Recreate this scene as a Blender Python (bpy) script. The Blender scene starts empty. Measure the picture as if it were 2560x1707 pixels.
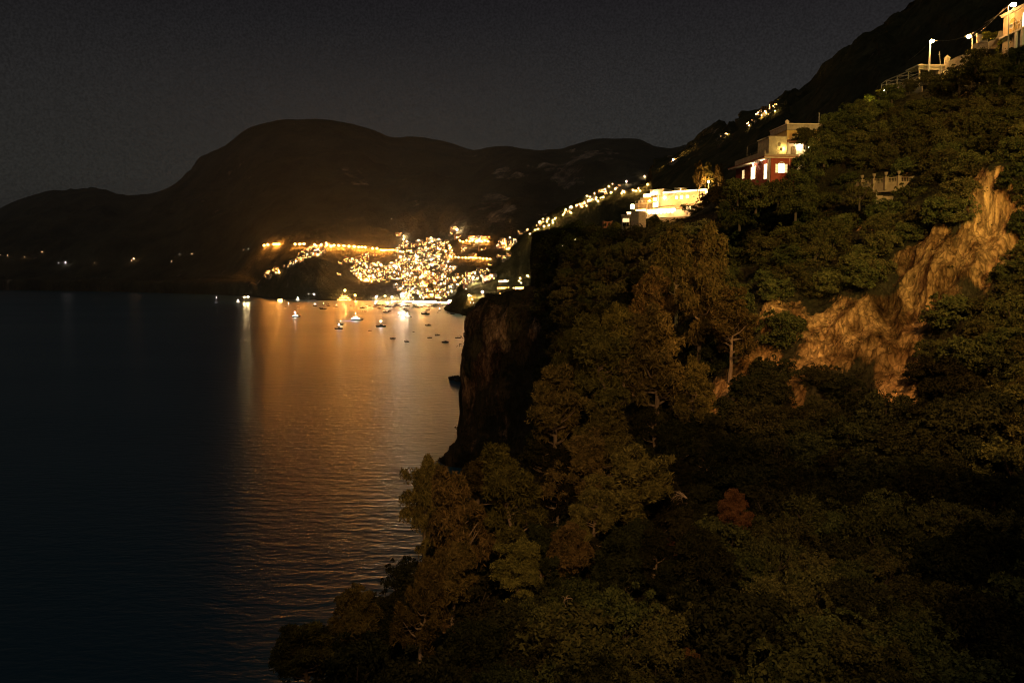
import bpy, bmesh, math, random
import numpy as np
from mathutils import Vector, Matrix, noise
from mathutils.bvhtree import BVHTree

random.seed(7)
rng = np.random.default_rng(7)
SC = bpy.context.scene
COL = SC.collection
R = math.radians

# ------------------------------------------------------------------ camera
H = 90.0                      # viewpoint height above the sea (m)
F = 2000.0                    # focal length in photo pixels
HY = 665.0                    # row of the sea horizon
PITCH = math.atan((853.5 - HY) / F)
CP, SP = math.cos(PITCH), math.sin(PITCH)
cam_d = bpy.data.cameras.new('camera'); cam = bpy.data.objects.new('camera', cam_d); COL.objects.link(cam)
cam.location = (0, 0, H); cam.rotation_euler = (math.pi / 2 - PITCH, 0, 0)
cam_d.sensor_width = 36.0; cam_d.lens = F / 2560 * 36.0
cam_d.clip_start = 0.5; cam_d.clip_end = 60000
SC.camera = cam

def ray(px, py):
    u = (px - 1280.0) / F; v = -(py - 853.5) / F
    return Vector((u, CP + v * SP, -SP + v * CP))

def P(px, py, d):
    """point seen at photo pixel (px, py) that stands d metres north of the viewpoint"""
    r = ray(px, py); r = r * (d / r.y)
    return Vector((r.x, r.y, H + r.z))

def Z(px, z, d):
    """point in column px, d metres north, at height z"""
    x = (px - 1280.0) / F * d
    # small correction: the column of a low point
    for _ in range(4):
        yc = d * CP - (z - H) * SP
        x = (px - 1280.0) / F * yc
    return Vector((x, d, z))

def sea_pt(px, py):
    r = ray(px, py); t = -H / r.z
    return Vector((r.x * t, r.y * t, 0))

# ------------------------------------------------------------------ tagging
def tag(o, label=None, cat=None, group=None, kind=None):
    if label: o['label'] = label
    if cat: o['category'] = cat
    if group: o['group'] = group
    if kind: o['kind'] = kind
    return o

def thing(name, label, cat, loc=(0, 0, 0), rz=0.0, group=None):
    o = bpy.data.objects.new(name, None); COL.objects.link(o)
    o.empty_display_size = 0.5
    o.location = loc; o.rotation_euler = (0, 0, rz)
    return tag(o, label, cat, group)

class MB:
    def __init__(s): s.v = []; s.f = []; s.m = []
    def add(s, vs, fs, mi=0):
        b = len(s.v); s.v += [tuple(v) for v in vs]
        for f in fs: s.f.append(tuple(i + b for i in f)); s.m.append(mi)
    def box(s, x0, y0, z0, x1, y1, z1, mi=0):
        if x1 < x0: x0, x1 = x1, x0
        if y1 < y0: y0, y1 = y1, y0
        if z1 < z0: z0, z1 = z1, z0
        s.add([(x0,y0,z0),(x1,y0,z0),(x1,y1,z0),(x0,y1,z0),(x0,y0,z1),(x1,y0,z1),(x1,y1,z1),(x0,y1,z1)],
              [(0,3,2,1),(4,5,6,7),(0,1,5,4),(1,2,6,5),(2,3,7,6),(3,0,4,7)], mi)
        return s
    def tube(s, p0, p1, r0, r1=None, n=8, mi=0, cap=True):
        r1 = r0 if r1 is None else r1
        p0 = Vector(p0); p1 = Vector(p1); d = (p1 - p0)
        if d.length < 1e-6: return s
        d.normalize()
        a = d.cross(Vector((0,0,1)) if abs(d.z) < .9 else Vector((1,0,0))).normalized(); b = d.cross(a)
        vs = []
        for p, r in ((p0, r0), (p1, r1)):
            for k in range(n):
                t = 2 * math.pi * k / n
                vs.append(p + a * (r * math.cos(t)) + b * (r * math.sin(t)))
        fs = [(k, (k+1) % n, n + (k+1) % n, n + k) for k in range(n)]
        if cap: fs += [tuple(range(n))[::-1], tuple(range(n, 2*n))]
        s.add(vs, fs, mi); return s
    def path(s, pts, rs, n=7, mi=0):
        for i in range(len(pts) - 1): s.tube(pts[i], pts[i+1], rs[i], rs[i+1], n, mi, cap=(i == len(pts)-2))
        return s
    def lathe(s, prof, c=(0,0,0), n=14, mi=0):
        vs = []; fs = []
        for (r, z) in prof:
            for k in range(n):
                t = 2*math.pi*k/n; vs.append((c[0]+r*math.cos(t), c[1]+r*math.sin(t), c[2]+z))
        for i in range(len(prof)-1):
            for k in range(n): fs.append((i*n+k, i*n+(k+1)%n, (i+1)*n+(k+1)%n, (i+1)*n+k))
        fs.append(tuple(range(n))[::-1]); fs.append(tuple(range((len(prof)-1)*n, len(prof)*n)))
        s.add(vs, fs, mi); return s
    def ball(s, c, r, n=8, mi=0, sz=1.0):
        prof = [(max(1e-3, r*math.sin(math.pi*i/n)), -r*sz*math.cos(math.pi*i/n)) for i in range(n+1)]
        return s.lathe(prof, c, n, mi)
    def prism(s, pts, y0, y1, mi=0):
        """polygon given as (x, z), pushed from y0 to y1"""
        n = len(pts)
        vs = [(x, y0, z) for x, z in pts] + [(x, y1, z) for x, z in pts]
        s.add(vs, [tuple(range(n)), tuple(range(n, 2*n))[::-1]] + [(k, k+n, (k+1)%n+n, (k+1)%n) for k in range(n)], mi); return s
    def build(s, name, mats, parent=None, smooth=False):
        me = bpy.data.meshes.new(name); me.from_pydata(s.v, [], s.f)
        if not isinstance(mats, (list, tuple)): mats = [mats]
        for m in mats: me.materials.append(m)
        if len(mats) > 1: me.polygons.foreach_set('material_index', s.m)
        if smooth: me.polygons.foreach_set('use_smooth', [True]*len(me.polygons))
        me.update()
        o = bpy.data.objects.new(name, me); COL.objects.link(o)
        if parent: o.parent = parent
        return o

def copy_tree(o, parent=None, name=None):
    c = o.copy(); COL.objects.link(c); c.parent = parent
    for ch in o.children: copy_tree(ch, c)
    return c

def arch(x0, x1, z0, z1, n=9, rise=None):
    """arch-topped outline as (x, z); the springing is z1 - rise"""
    r = (x1 - x0) / 2 if rise is None else rise; cx = (x0+x1)/2
    pts = [(x0, z0), (x1, z0)]
    for k in range(n + 1):
        t = math.pi * k / n; pts.append((cx + (x1-x0)/2*math.cos(t), z1 - r + r*math.sin(t)))
    return pts

# ------------------------------------------------------------------ materials
def new_mat(name):
    m = bpy.data.materials.new(name); m.use_nodes = True
    nt = m.node_tree; nt.nodes.clear()
    out = nt.nodes.new('ShaderNodeOutputMaterial')
    return m, nt, out
def N(nt, t, **kw):
    n = nt.nodes.new(t)
    for k, v in kw.items():
        if k.startswith('i_'): n.inputs[k[2:].replace('_', ' ')].default_value = v
        else: setattr(n, k, v)
    return n
def L(nt, a, b): nt.links.new(a, b)

def ramp(nt, stops):
    r = nt.nodes.new('ShaderNodeValToRGB'); cr = r.color_ramp
    while len(cr.elements) < len(stops): cr.elements.new(0.5)
    for e, (p, c) in zip(cr.elements, stops): e.position = p; e.color = (*c, 1) if len(c) == 3 else c
    return r

def surf_mat(name, c1, c2, scale=1.0, rough=0.85, bump=0.0, bscale=6.0, bdist=0.05, stretch=(1,1,1), coord='Object', metallic=0.0, detail=6):
    m, nt, out = new_mat(name)
    tc = N(nt, 'ShaderNodeTexCoord'); mp = N(nt, 'ShaderNodeMapping'); mp.inputs['Scale'].default_value = stretch
    L(nt, tc.outputs[coord], mp.inputs[0])
    nz = N(nt, 'ShaderNodeTexNoise', i_Scale=scale, i_Detail=detail, i_Roughness=0.65); L(nt, mp.outputs[0], nz.inputs['Vector'])
    cr = ramp(nt, [(0.32, c1), (0.68, c2)]); L(nt, nz.outputs[0], cr.inputs[0])
    b = N(nt, 'ShaderNodeBsdfPrincipled'); b.inputs['Roughness'].default_value = rough; b.inputs['Metallic'].default_value = metallic
    L(nt, cr.outputs[0], b.inputs['Base Color'])
    if bump:
        n2 = N(nt, 'ShaderNodeTexNoise', i_Scale=bscale, i_Detail=5.0); L(nt, mp.outputs[0], n2.inputs['Vector'])
        bp = N(nt, 'ShaderNodeBump', i_Strength=bump, i_Distance=bdist); L(nt, n2.outputs[0], bp.inputs['Height']); L(nt, bp.outputs[0], b.inputs['Normal'])
    L(nt, b.outputs[0], out.inputs[0]); return m

def glow_mat(name, col, strength, vary=False, nscale=None):
    m, nt, out = new_mat(name)
    e = N(nt, 'ShaderNodeEmission'); e.inputs[0].default_value = (*col, 1); e.inputs[1].default_value = strength
    if vary:
        oi = N(nt, 'ShaderNodeObjectInfo'); mr = N(nt, 'ShaderNodeMapRange'); mr.inputs['To Min'].default_value = strength*0.35; mr.inputs['To Max'].default_value = strength*1.8
        L(nt, oi.outputs['Random'], mr.inputs[0])
        g = N(nt, 'ShaderNodeNewGeometry'); pw = N(nt, 'ShaderNodeMath', operation='POWER'); pw.inputs[1].default_value = 2.5; L(nt, g.outputs['Random Per Island'], pw.inputs[0])
        ma = N(nt, 'ShaderNodeMath', operation='MULTIPLY_ADD'); ma.inputs[1].default_value = 2.6; ma.inputs[2].default_value = .15; L(nt, pw.outputs[0], ma.inputs[0])
        mm = N(nt, 'ShaderNodeMath', operation='MULTIPLY'); L(nt, mr.outputs[0], mm.inputs[0]); L(nt, ma.outputs[0], mm.inputs[1]); L(nt, mm.outputs[0], e.inputs[1])
    d = N(nt, 'ShaderNodeBsdfDiffuse'); d.inputs[0].default_value = (.9, .9*col[1]**.3, .9*col[2]**.3, 1); ad = N(nt, 'ShaderNodeAddShader'); L(nt, e.outputs[0], ad.inputs[0]); L(nt, d.outputs[0], ad.inputs[1])
    L(nt, ad.outputs[0], out.inputs[0]); return m
# ------------------------------------------------------------------ terrain
BVHS = {}
def cr_interp(vals, t):
    """monotone cubic through rows: vals (n, k) at t in [0, n-1]"""
    n = len(vals); i = min(int(t), n - 2); f = t - i
    p1, p2 = vals[i], vals[i+1]
    p0 = vals[i-1] if i > 0 else 2*p1 - p2; p3 = vals[i+2] if i + 2 < n else 2*p2 - p1
    m1 = (p2 - p0) / 2; m2 = (p3 - p1) / 2
    d = p2 - p1
    m1 = np.where(d * (p1 - p0) <= 0, 0, np.clip(m1, -3*abs(d), 3*abs(d))); m2 = np.where(d * (p3 - p2) <= 0, 0, np.clip(m2, -3*abs(d), 3*abs(d)))
    f2, f3 = f*f, f*f*f
    return (2*f3-3*f2+1)*p1 + (f3-2*f2+f)*m1 + (-2*f3+3*f2)*p2 + (f3-f2)*m2

def net_sheet(name, net, nu, nv, mat, amp, freq, rocks=(), octs=6, zr=.55, ra=.18):
    """a terrain sheet lofted through a net of world points (rows bottom to top, equal columns)"""
    net = np.array([[tuple(p) for p in row] for row in net])      # rows, cols, 3
    rows, cols = net.shape[:2]
    mid = np.array([[cr_interp(net[r], u) for u in np.linspace(0, cols-1, nu)] for r in range(rows)])   # rows, nu, 3
    grid = np.array([cr_interp(mid, v) for v in np.linspace(0, rows-1, nv)])                              # nv, nu, 3
    vs = []; rk = []
    du = np.gradient(grid, axis=1); dv = np.gradient(grid, axis=0); nr = np.cross(du, dv); nr /= (np.linalg.norm(nr, axis=2, keepdims=True) + 1e-9)
    for j in range(nv):
        tj = j/(nv-1)*(rows-1)
        for i in range(nu):
            p = Vector(grid[j, i]); n = Vector(nr[j, i])
            if n.y > 0: n = -n
            q = p * freq
            h = noise.hetero_terrain(q, 0.9, 2.1, octs, 0.6) * .35
            ridge = noise.ridged_multi_fractal(Vector((q.x*2.2, q.y*2.2, q.z*zr)), 1.0, 2.1, 4, 1.0, 2.0) * ra
            a = amp(p, tj) if callable(amp) else amp
            p = p + n * (a * (h - .35 + ridge - .15))
            vs.append(p[:])
            # rock share from photo pixel ellipses, measured on the ground itself
            d = p - Vector((0, 0, H)); yc = d.y*CP - d.z*SP; px = 1280 + F*d.x/max(yc, 1); zc = d.y*SP + d.z*CP; py = 853.5 - F*zc/max(yc, 1)
            w = 0.0
            for (cx, cy, rx, ry, ang, s) in rocks:
                c, sn = math.cos(R(ang)), math.sin(R(ang)); dx, dy = px-cx, py-cy
                e = ((dx*c + dy*sn)/rx)**2 + ((-dx*sn + dy*c)/ry)**2
                w = max(w, s * max(0.0, min(1.0, (1.75 - e) * .75)))
            rk.append(w)
    fs = []
    for j in range(nv-1):
        for i in range(nu-1):
            a = j*nu+i; fs.append((a, a+1, a+nu+1, a+nu))
    me = bpy.data.meshes.new(name); me.from_pydata(vs, [], fs); me.materials.append(mat)
    at = me.attributes.new('rock', 'FLOAT', 'POINT'); at.data.foreach_set('value', rk)
    me.polygons.foreach_set('use_smooth', [True]*len(me.polygons)); me.update()
    o = bpy.data.objects.new(name, me); COL.objects.link(o); o['kind'] = 'structure'
    BVHS[name] = BVHTree.FromPolygons([Vector(v) for v in vs], fs)
    return o

def hit(px, py, only=None):
    """where the sight line through a photo pixel meets the ground"""
    r = ray(px, py).normalized(); best = None
    for k, b in BVHS.items():
        if only and k not in only: continue
        loc, n, i, d = b.ray_cast(Vector((0, 0, H)), r)
        if loc is not None and (best is None or d < best[3]): best = (loc, n, k, d)
    if r.z < 0:
        d = -H / r.z
        if best is None or d < best[3]:
            if only is None: return (Vector((0,0,H)) + r*d, Vector((0,0,1)), 'sea', d)
    return best

def ground_z(x, y, top=900, only=None):
    best = None
    for k, b in BVHS.items():
        if only and k not in only: continue
        loc, n, i, d = b.ray_cast(Vector((x, y, top)), Vector((0, 0, -1)))
        if loc is not None and (best is None or loc.z > best): best = loc.z
    return best

def land_mat(name, veg1, veg2, rock1, rock2, nscale, rock_thresh=0.5, bump=0.6, bdist=2.0, streak=(1,1,.3)):
    m, nt, out = new_mat(name)
    g = N(nt, 'ShaderNodeNewGeometry')
    n1 = N(nt, 'ShaderNodeTexNoise', i_Scale=nscale, i_Detail=8.0, i_Roughness=0.7); L(nt, g.outputs['Position'], n1.inputs['Vector'])
    v = ramp(nt, [(0.35, veg1), (0.65, veg2)]); L(nt, n1.outputs[0], v.inputs[0])
    mp = N(nt, 'ShaderNodeMapping'); mp.inputs['Scale'].default_value = streak; L(nt, g.outputs['Position'], mp.inputs[0])
    n2 = N(nt, 'ShaderNodeTexNoise', i_Scale=nscale*2.2, i_Detail=9.0, i_Roughness=0.72, i_Distortion=.6); L(nt, mp.outputs[0], n2.inputs['Vector'])
    rr = ramp(nt, [(0.30, tuple(c*.12 for c in rock1)), (0.42, rock1), (0.62, rock2), (0.74, tuple(min(1, c*1.3) for c in rock2))]); L(nt, n2.outputs[0], rr.inputs[0])
    mpv = N(nt, 'ShaderNodeMapping'); mpv.inputs['Scale'].default_value = (1, 1, .16); L(nt, g.outputs['Position'], mpv.inputs[0])
    wv = N(nt, 'ShaderNodeVectorMath', operation='MULTIPLY_ADD'); wv.inputs[1].default_value = (.25/nscale,)*3; L(nt, n2.outputs['Color'], wv.inputs[0]); L(nt, mpv.outputs[0], wv.inputs[2])
    vor = N(nt, 'ShaderNodeTexVoronoi', feature='DISTANCE_TO_EDGE', i_Scale=nscale*9); L(nt, wv.outputs[0], vor.inputs['Vector'])
    ck = N(nt, 'ShaderNodeMapRange'); ck.inputs['From Max'].default_value = .12; ck.inputs['To Min'].default_value = .62; L(nt, vor.outputs['Distance'], ck.inputs[0])
    vor2 = N(nt, 'ShaderNodeTexVoronoi', feature='F1', i_Scale=nscale*14); L(nt, wv.outputs[0], vor2.inputs['Vector'])
    sepc = N(nt, 'ShaderNodeSeparateColor'); L(nt, vor2.outputs['Color'], sepc.inputs[0]); fc = N(nt, 'ShaderNodeMapRange'); fc.inputs['To Min'].default_value = .55; fc.inputs['To Max'].default_value = 1.25; L(nt, sepc.outputs[0], fc.inputs[0])
    ckf = N(nt, 'ShaderNodeMath', operation='MULTIPLY'); L(nt, ck.outputs[0], ckf.inputs[0]); L(nt, fc.outputs[0], ckf.inputs[1])
    rsc = N(nt, 'ShaderNodeVectorMath', operation='SCALE'); L(nt, rr.outputs[0], rsc.inputs[0]); bign = N(nt, 'ShaderNodeTexNoise', i_Scale=nscale*.55, i_Detail=4.0, i_Roughness=.6); L(nt, mp.outputs[0], bign.inputs['Vector']); bm = N(nt, 'ShaderNodeMapRange'); bm.inputs['From Min'].default_value = .38; bm.inputs['From Max'].default_value = .6; bm.inputs['To Min'].default_value = .28; bm.inputs['To Max'].default_value = 1.1; L(nt, bign.outputs[0], bm.inputs[0]); cb = N(nt, 'ShaderNodeMath', operation='MULTIPLY'); L(nt, ckf.outputs[0], cb.inputs[0]); L(nt, bm.outputs[0], cb.inputs[1]); L(nt, cb.outputs[0], rsc.inputs['Scale'])
    a = N(nt, 'ShaderNodeAttribute', attribute_name='rock')
    n3 = N(nt, 'ShaderNodeTexNoise', i_Scale=nscale*1.1, i_Detail=7.0, i_Roughness=.7); L(nt, mp.outputs[0], n3.inputs['Vector'])
    ad = N(nt, 'ShaderNodeMath', operation='ADD'); n3r = N(nt, 'ShaderNodeMapRange'); n3r.inputs['From Min'].default_value = .33; n3r.inputs['From Max'].default_value = .67; L(nt, n3.outputs[0], n3r.inputs[0])
    L(nt, a.outputs['Fac'], ad.inputs[0]); L(nt, n3r.outputs[0], ad.inputs[1])
    st = ramp(nt, [(0.0, (0,0,0)), (1.0, (1,1,1))]); 
    mr = N(nt, 'ShaderNodeMapRange'); mr.inputs['From Min'].default_value = 0.92 + rock_thresh - .5; mr.inputs['From Max'].default_value = 1.10 + rock_thresh - .5; L(nt, ad.outputs[0], mr.inputs[0])
    mx = N(nt, 'ShaderNodeMix', data_type='RGBA'); L(nt, mr.outputs[0], mx.inputs[0]); L(nt, v.outputs[0], mx.inputs[6]); L(nt, rsc.outputs[0], mx.inputs[7])
    b = N(nt, 'ShaderNodeBsdfPrincipled'); b.inputs['Roughness'].default_value = 1.0; b.inputs['Specular IOR Level'].default_value = 0.05
    L(nt, mx.outputs[2], b.inputs['Base Color'])
    bp = N(nt, 'ShaderNodeBump', i_Strength=bump, i_Distance=bdist); hm = N(nt, 'ShaderNodeMath', operation='MULTIPLY_ADD'); hm.inputs[1].default_value = .5; L(nt, ck.outputs[0], hm.inputs[0]); L(nt, n2.outputs[0], hm.inputs[2]); L(nt, hm.outputs[0], bp.inputs['Height'])
    bp2 = N(nt, 'ShaderNodeBump', i_Strength=bump, i_Distance=bdist*.6)
    n4 = N(nt, 'ShaderNodeTexNoise', i_Scale=nscale*9, i_Detail=4.0, i_Roughness=.7); L(nt, g.outputs['Position'], n4.inputs['Vector'])
    L(nt, n4.outputs[0], bp2.inputs['Height']); L(nt, bp.outputs[0], bp2.inputs['Normal']); L(nt, bp2.outputs[0], b.inputs['Normal'])
    L(nt, b.outputs[0], out.inputs[0]); return m

M_far = land_mat('far mountain scrub and rock', (.045,.045,.03), (.11,.10,.06), (.22,.18,.12), (.5,.41,.3), .006, .5, .8, 14)
M_mid = land_mat('spur scrub', (.04,.045,.022), (.10,.095,.045), (.20,.16,.10), (.40,.32,.22), .02, .5, .8, 5)
M_cliff = land_mat('sea cliff rock', (.03,.032,.018), (.06,.05,.03), (.13,.09,.055), (.38,.26,.16), .07, .5, 1.0, 2.5, (1,1,.45))
M_hill = land_mat('hillside earth and limestone', (.02,.022,.012), (.045,.04,.022), (.22,.125,.05), (.56,.37,.16), .13, .5, 1.0, .9, (1.2,1.2,.34))

# control rows for S1: px list
def rowpts(pxs, items):
    """items: list of (px, value, depth) or value as ('z', h)"""
    out = []
    ks = [i[0] for i in items]
    for px in pxs:
        j = max(0, min(len(items)-2, next((k for k in range(len(items)-1) if px <= items[k+1][0]), len(items)-2)))
        a, b = items[j], items[j+1]; f = max(0, min(1, (px-a[0])/(b[0]-a[0]))) if b[0] != a[0] else 0
        pa = Z(px, a[1][1], a[2]) if isinstance(a[1], tuple) else P(px, a[1], a[2])
        pb = Z(px, b[1][1], b[2]) if isinstance(b[1], tuple) else P(px, b[1], b[2])
        if isinstance(a[1], tuple) == isinstance(b[1], tuple):
            d = a[2]*(1-f) + b[2]*f
            if isinstance(a[1], tuple): out.append(Z(px, a[1][1]*(1-f)+b[1][1]*f, d))
            else: out.append(P(px, a[1]*(1-f)+b[1]*f, d))
        else:
            d = a[2]*(1-f) + b[2]*f; z = pa.z*(1-f)+pb.z*f; out.append(Z(px, z, d))
    return out

V = 1.0884
def sv(l): return [(x*V, y*V) for x, y in l]
# ---- S1: the great mountain across the bay, with the town's slope at its foot
zb = ('z', -6)
px1 = list(range(-500, 1800, 50))
ridge1 = [(-550, 700), (-200, 640), (-100, 590)] + sv([(0,495),(30,470),(75,452),(130,437),(165,440),(200,434),(230,436),(250,442),(290,452),(350,449),(385,437),(430,415),(465,385),(495,355),(520,345),(545,325),(570,305),(600,292),(640,281),(660,278),(700,277),(750,278),(800,285),(850,297),(900,318),(960,320),(1020,328),(1090,350),(1130,340),(1180,340),(1240,347),(1290,344),(1340,329),(1370,320),(1440,320),(1470,326),(1500,342),(1550,346),(1600,346),(1700,350)])
rd = lambda px: np.interp(px, [-500, 0, 300, 500, 800, 1180, 1300, 1500, 1800], [5200, 4700, 4500, 4400, 4300, 4200, 3700, 3500, 3400])
bd = lambda px: np.interp(px, [-500, 0, 300, 560, 700, 800, 900, 1000, 1100, 1180, 1300, 1800], [3400, 3000, 2800, 2500, 2180, 2090, 2090, 2080, 2010, 1800, 1750, 1700])
road = lambda px: np.interp(px, [-500, 0, 150, 350, 500, 640, 650, 730, 860, 950, 1000, 1080, 1180, 1300, 1800], [640, 640, 655, 645, 632, 613, 612, 610, 616, 624, 622, 606, 602, 596, 590])
ry = lambda px: np.interp(px, [a for a, b in ridge1], [b for a, b in ridge1])
bulge = lambda px: np.interp(px, [560, 640, 740, 820, 900, 980, 1080, 1180, 1300], [0, -60, -160, -60, 60, 40, 0, 60, 0])
net1 = []
px1f = list(range(-500, 1800, 25))
net1.append([Z(p, -60, bd(p)-20) for p in px1f])
net1.append([Z(p, -3, bd(p)) for p in px1f])
net1.append([Z(p, 14 if p > 640 else 40, bd(p)+(30 if p > 640 else 25)) for p in px1f])
net1.append([P(p, 690*.5+ (road(p)+60)*.5, bd(p)+210+bulge(p)) for p in px1f])
net1.append([P(p, road(p), bd(p)+420+bulge(p)) for p in px1f])
net1.append([P(p, road(p)*.72+ry(p)*.28, bd(p)*.72+rd(p)*.28+60) for p in px1f])
net1.append([P(p, road(p)*.35+ry(p)*.65, bd(p)*.4+rd(p)*.6) for p in px1f])
net1.append([P(p, ry(p), rd(p)) for p in px1f])
net1.append([Vector((q.x, q.y+500, q.z-260)) for q in net1[-1]])
rocks1 = [(1150,545,75,14,-35,.62),(1240,520,45,40,30,.5),(1100,590,50,10,-35,.5),(1270,430,55,18,0,.42),(1420,430,60,35,10,.45),(1480,390,70,20,0,.45),(880,440,40,30,0,.35),(760,680,60,45,-50,.35),(950,650,20,30,0,.3),(1330,560,60,20,-30,.3)]
amp1 = lambda p, t: (8 if t < 2.4 else 26 + 50*min(1, max(0, t-3.6)/2)) * (0.2 if 6.75 < t < 7.3 else (.6 if t > 6.2 else 1))
s1 = net_sheet('mountain', net1, 420, 260, M_far, amp1, .0035, rocks1, octs=8, ra=.2)

# ---- S2: spur that carries the string of lights (right of the town)
px2 = [1120, 1150, 1180, 1210, 1240, 1270, 1310, 1360, 1400, 1450, 1500, 1560, 1640, 1720, 1820, 1950, 2100]
r2 = lambda p: np.interp(p, [1120, 1150, 1165, 1185, 1215, 1240, 1262, 1285, 1310, 1360, 1400, 1450, 1500, 1560, 1640, 1720, 1900], [775, 720, 706, 695, 684, 668, 640, 605, 578, 548, 523, 500, 487, 478, 450, 425, 380])
d2 = lambda p: np.interp(p, [1120, 1180, 1240, 1310, 1560, 1900], [1660, 1600, 1620, 1700, 1500, 1200])
b2 = lambda p: np.interp(p, [1120, 1150, 1180, 1240, 1310, 1560, 1900], [1620, 1500, 1420, 1380, 1300, 1200, 1000])
px2 = list(range(1112, 2100, 24))
net2 = [[Z(p, -40, b2(p)-10) for p in px2], [Z(p, -3, b2(p)) for p in px2], [Z(p, np.interp(p, [1112, 1150, 1240, 1400], [5, 10, 12, 15]), b2(p)+12) for p in px2]]
net2.append([P(p, np.interp(p, [1112,1150,1180,1240,1310,1560,1900], [772, 735, 728, 722, 700, 620, 560]), b2(p)*.55+d2(p)*.45) for p in px2])
net2.append([P(p, r2(p), d2(p)) for p in px2])
net2.append([Vector((q.x, q.y+150, q.z-120)) for q in net2[-1]])
rocks2 = [(1215, 665, 14, 22, 0, .5), (1440, 600, 60, 12, -30, .25)]
s2 = net_sheet('spur_slope', net2, 180, 90, M_mid, lambda p, t: 6 + 14*min(1, t/3), .012, rocks2)

# ---- S3: the dark mountain on the right
ridge3 = sv([(1500,380),(1560,352),(1580,335),(1600,320),(1612,300),(1625,288),(1640,290),(1655,296),(1675,288),(1700,275),(1725,262),(1750,250),(1775,238),(1800,225),(1850,195),(1900,150),(1950,112),(2000,77),(2050,45),(2090,12),(2120,-20),(2200,-110),(2300,-230),(2450,-420),(2700,-620)])
px3 = list(range(1630, 3000, 30))
r3 = lambda p: np.interp(p, [a for a, b in ridge3], [b for a, b in ridge3])
d3 = lambda p: np.interp(p, [1630, 1770, 1850, 2060, 2300, 2800, 3000], [1900, 1650, 1350, 1000, 800, 640, 600])
net3 = [[P(p, np.interp(p, [1630,1800,2000,2200,2560,3000], [620, 620, 560, 420, 330, 330]), np.interp(p, [1630,1800,2000,2200,2600,3000], [900, 620, 420, 330, 260, 240])) for p in px3]]
net3.append([P(p, np.interp(p, [1630,1800,2000,2200,2560,3000], [470, 440, 360, 260, 100, 60]), np.interp(p, [1630,1800,2000,2200,2600,3000], [1250, 850, 600, 430, 330, 300])) for p in px3])
net3.append([P(p, .5*r3(p)+.5*np.interp(p, [1630,1800,2000,2200,2560,3000], [440, 400, 320, 200, 0, -100]), .5*d3(p)+.5*np.interp(p, [1630,1800,2000,2200,2600,3000], [1250, 850, 600, 430, 330, 300])) for p in px3])
net3.append([P(p, r3(p), d3(p)) for p in px3])
net3.append([Vector((q.x, q.y+200, q.z-140)) for q in net3[-1]])
rocks3 = [(1770, 350, 50, 40, 0, .35), (1680, 400, 14, 14, 0, .6)]
s3 = net_sheet('right_mountain', net3, 260, 130, M_mid, lambda p, t: (6 + 16*min(1, t/2)) * (0.35 if t > 2.8 else 1), .012, rocks3)

# ---- S4: sea cliff headland
def row4(items): return [Z(a[0], a[1][1], a[2]) if isinstance(a[1], tuple) else P(*a) for a in items]
net4 = [
 row4([(1290,('z',-6),520),(1150,('z',-6),440),(1108,('z',-6),368),(1150,('z',-6),352),(1230,('z',-6),345),(1340,('z',-6),335),(1480,('z',-6),325),(1640,('z',-6),315)]),
 row4([(1290,1060,520),(1165,1120,440),(1106,1152,368),(1150,1140,353),(1240,1120,346),(1350,1100,338),(1490,1080,328),(1640,1060,318)]),
 row4([(1290,1040,520),(1190,1080,440),(1143,1108,371),(1180,1090,358),(1250,1070,350),(1360,1050,342),(1500,1030,332),(1640,1000,322)]),
 row4([(1295,960,520),(1205,980,440),(1153,985,373),(1190,980,361),(1260,970,354),(1365,960,346),(1500,940,336),(1640,900,326)]),
 row4([(1300,860,520),(1215,868,440),(1174,866,376),(1205,862,365),(1275,860,358),(1370,850,350),(1510,840,342),(1640,820,332)]),
 row4([(1300,800,520),(1218,805,440),(1166,808,378),(1210,802,368),(1280,800,362),(1378,790,355),(1510,790,348),(1640,760,340)]),
 row4([(1310,768,520),(1235,770,450),(1196,774,382),(1225,768,375),(1290,760,368),(1385,745,362),(1520,750,355),(1640,720,345)]),
 row4([(1320,745,520),(1270,742,460),(1232,744,400),(1262,738,396),(1310,730,388),(1392,722,380),(1520,720,372),(1640,690,360)]),
 row4([(1345,730,540),(1335,728,470),(1326,728,425),(1345,722,418),(1370,716,412),(1420,706,402),(1540,690,385),(1640,680,365)]),
 row4([(1360,620,540),(1340,620,480),(1328,618,434),(1350,615,430),(1385,612,425),(1440,608,415),(1550,604,395),(1660,610,372)]),
 row4([(1375,575,540),(1350,582,480),(1338,580,440),(1360,578,440),(1395,572,438),(1450,568,432),(1560,588,402),(1680,598,386)]),
 row4([(1390,590,600),(1370,590,560),(1350,590,520),(1370,590,520),(1405,590,520),(1460,590,510),(1570,610,500),(1690,612,480)]),
]
rocks4 = [(1220,860,75,110,0,.6),(1365,740,25,35,20,.8),(1330,800,40,50,20,.55),(1200,1000,90,120,0,.42),(1170,790,30,30,0,.5)]
s4 = net_sheet('sea_cliff', net4, 330, 330, M_cliff, lambda p, t: 6.5 if t < 7 else 2.2, .045, rocks4, octs=8, zr=.35, ra=.3)

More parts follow.
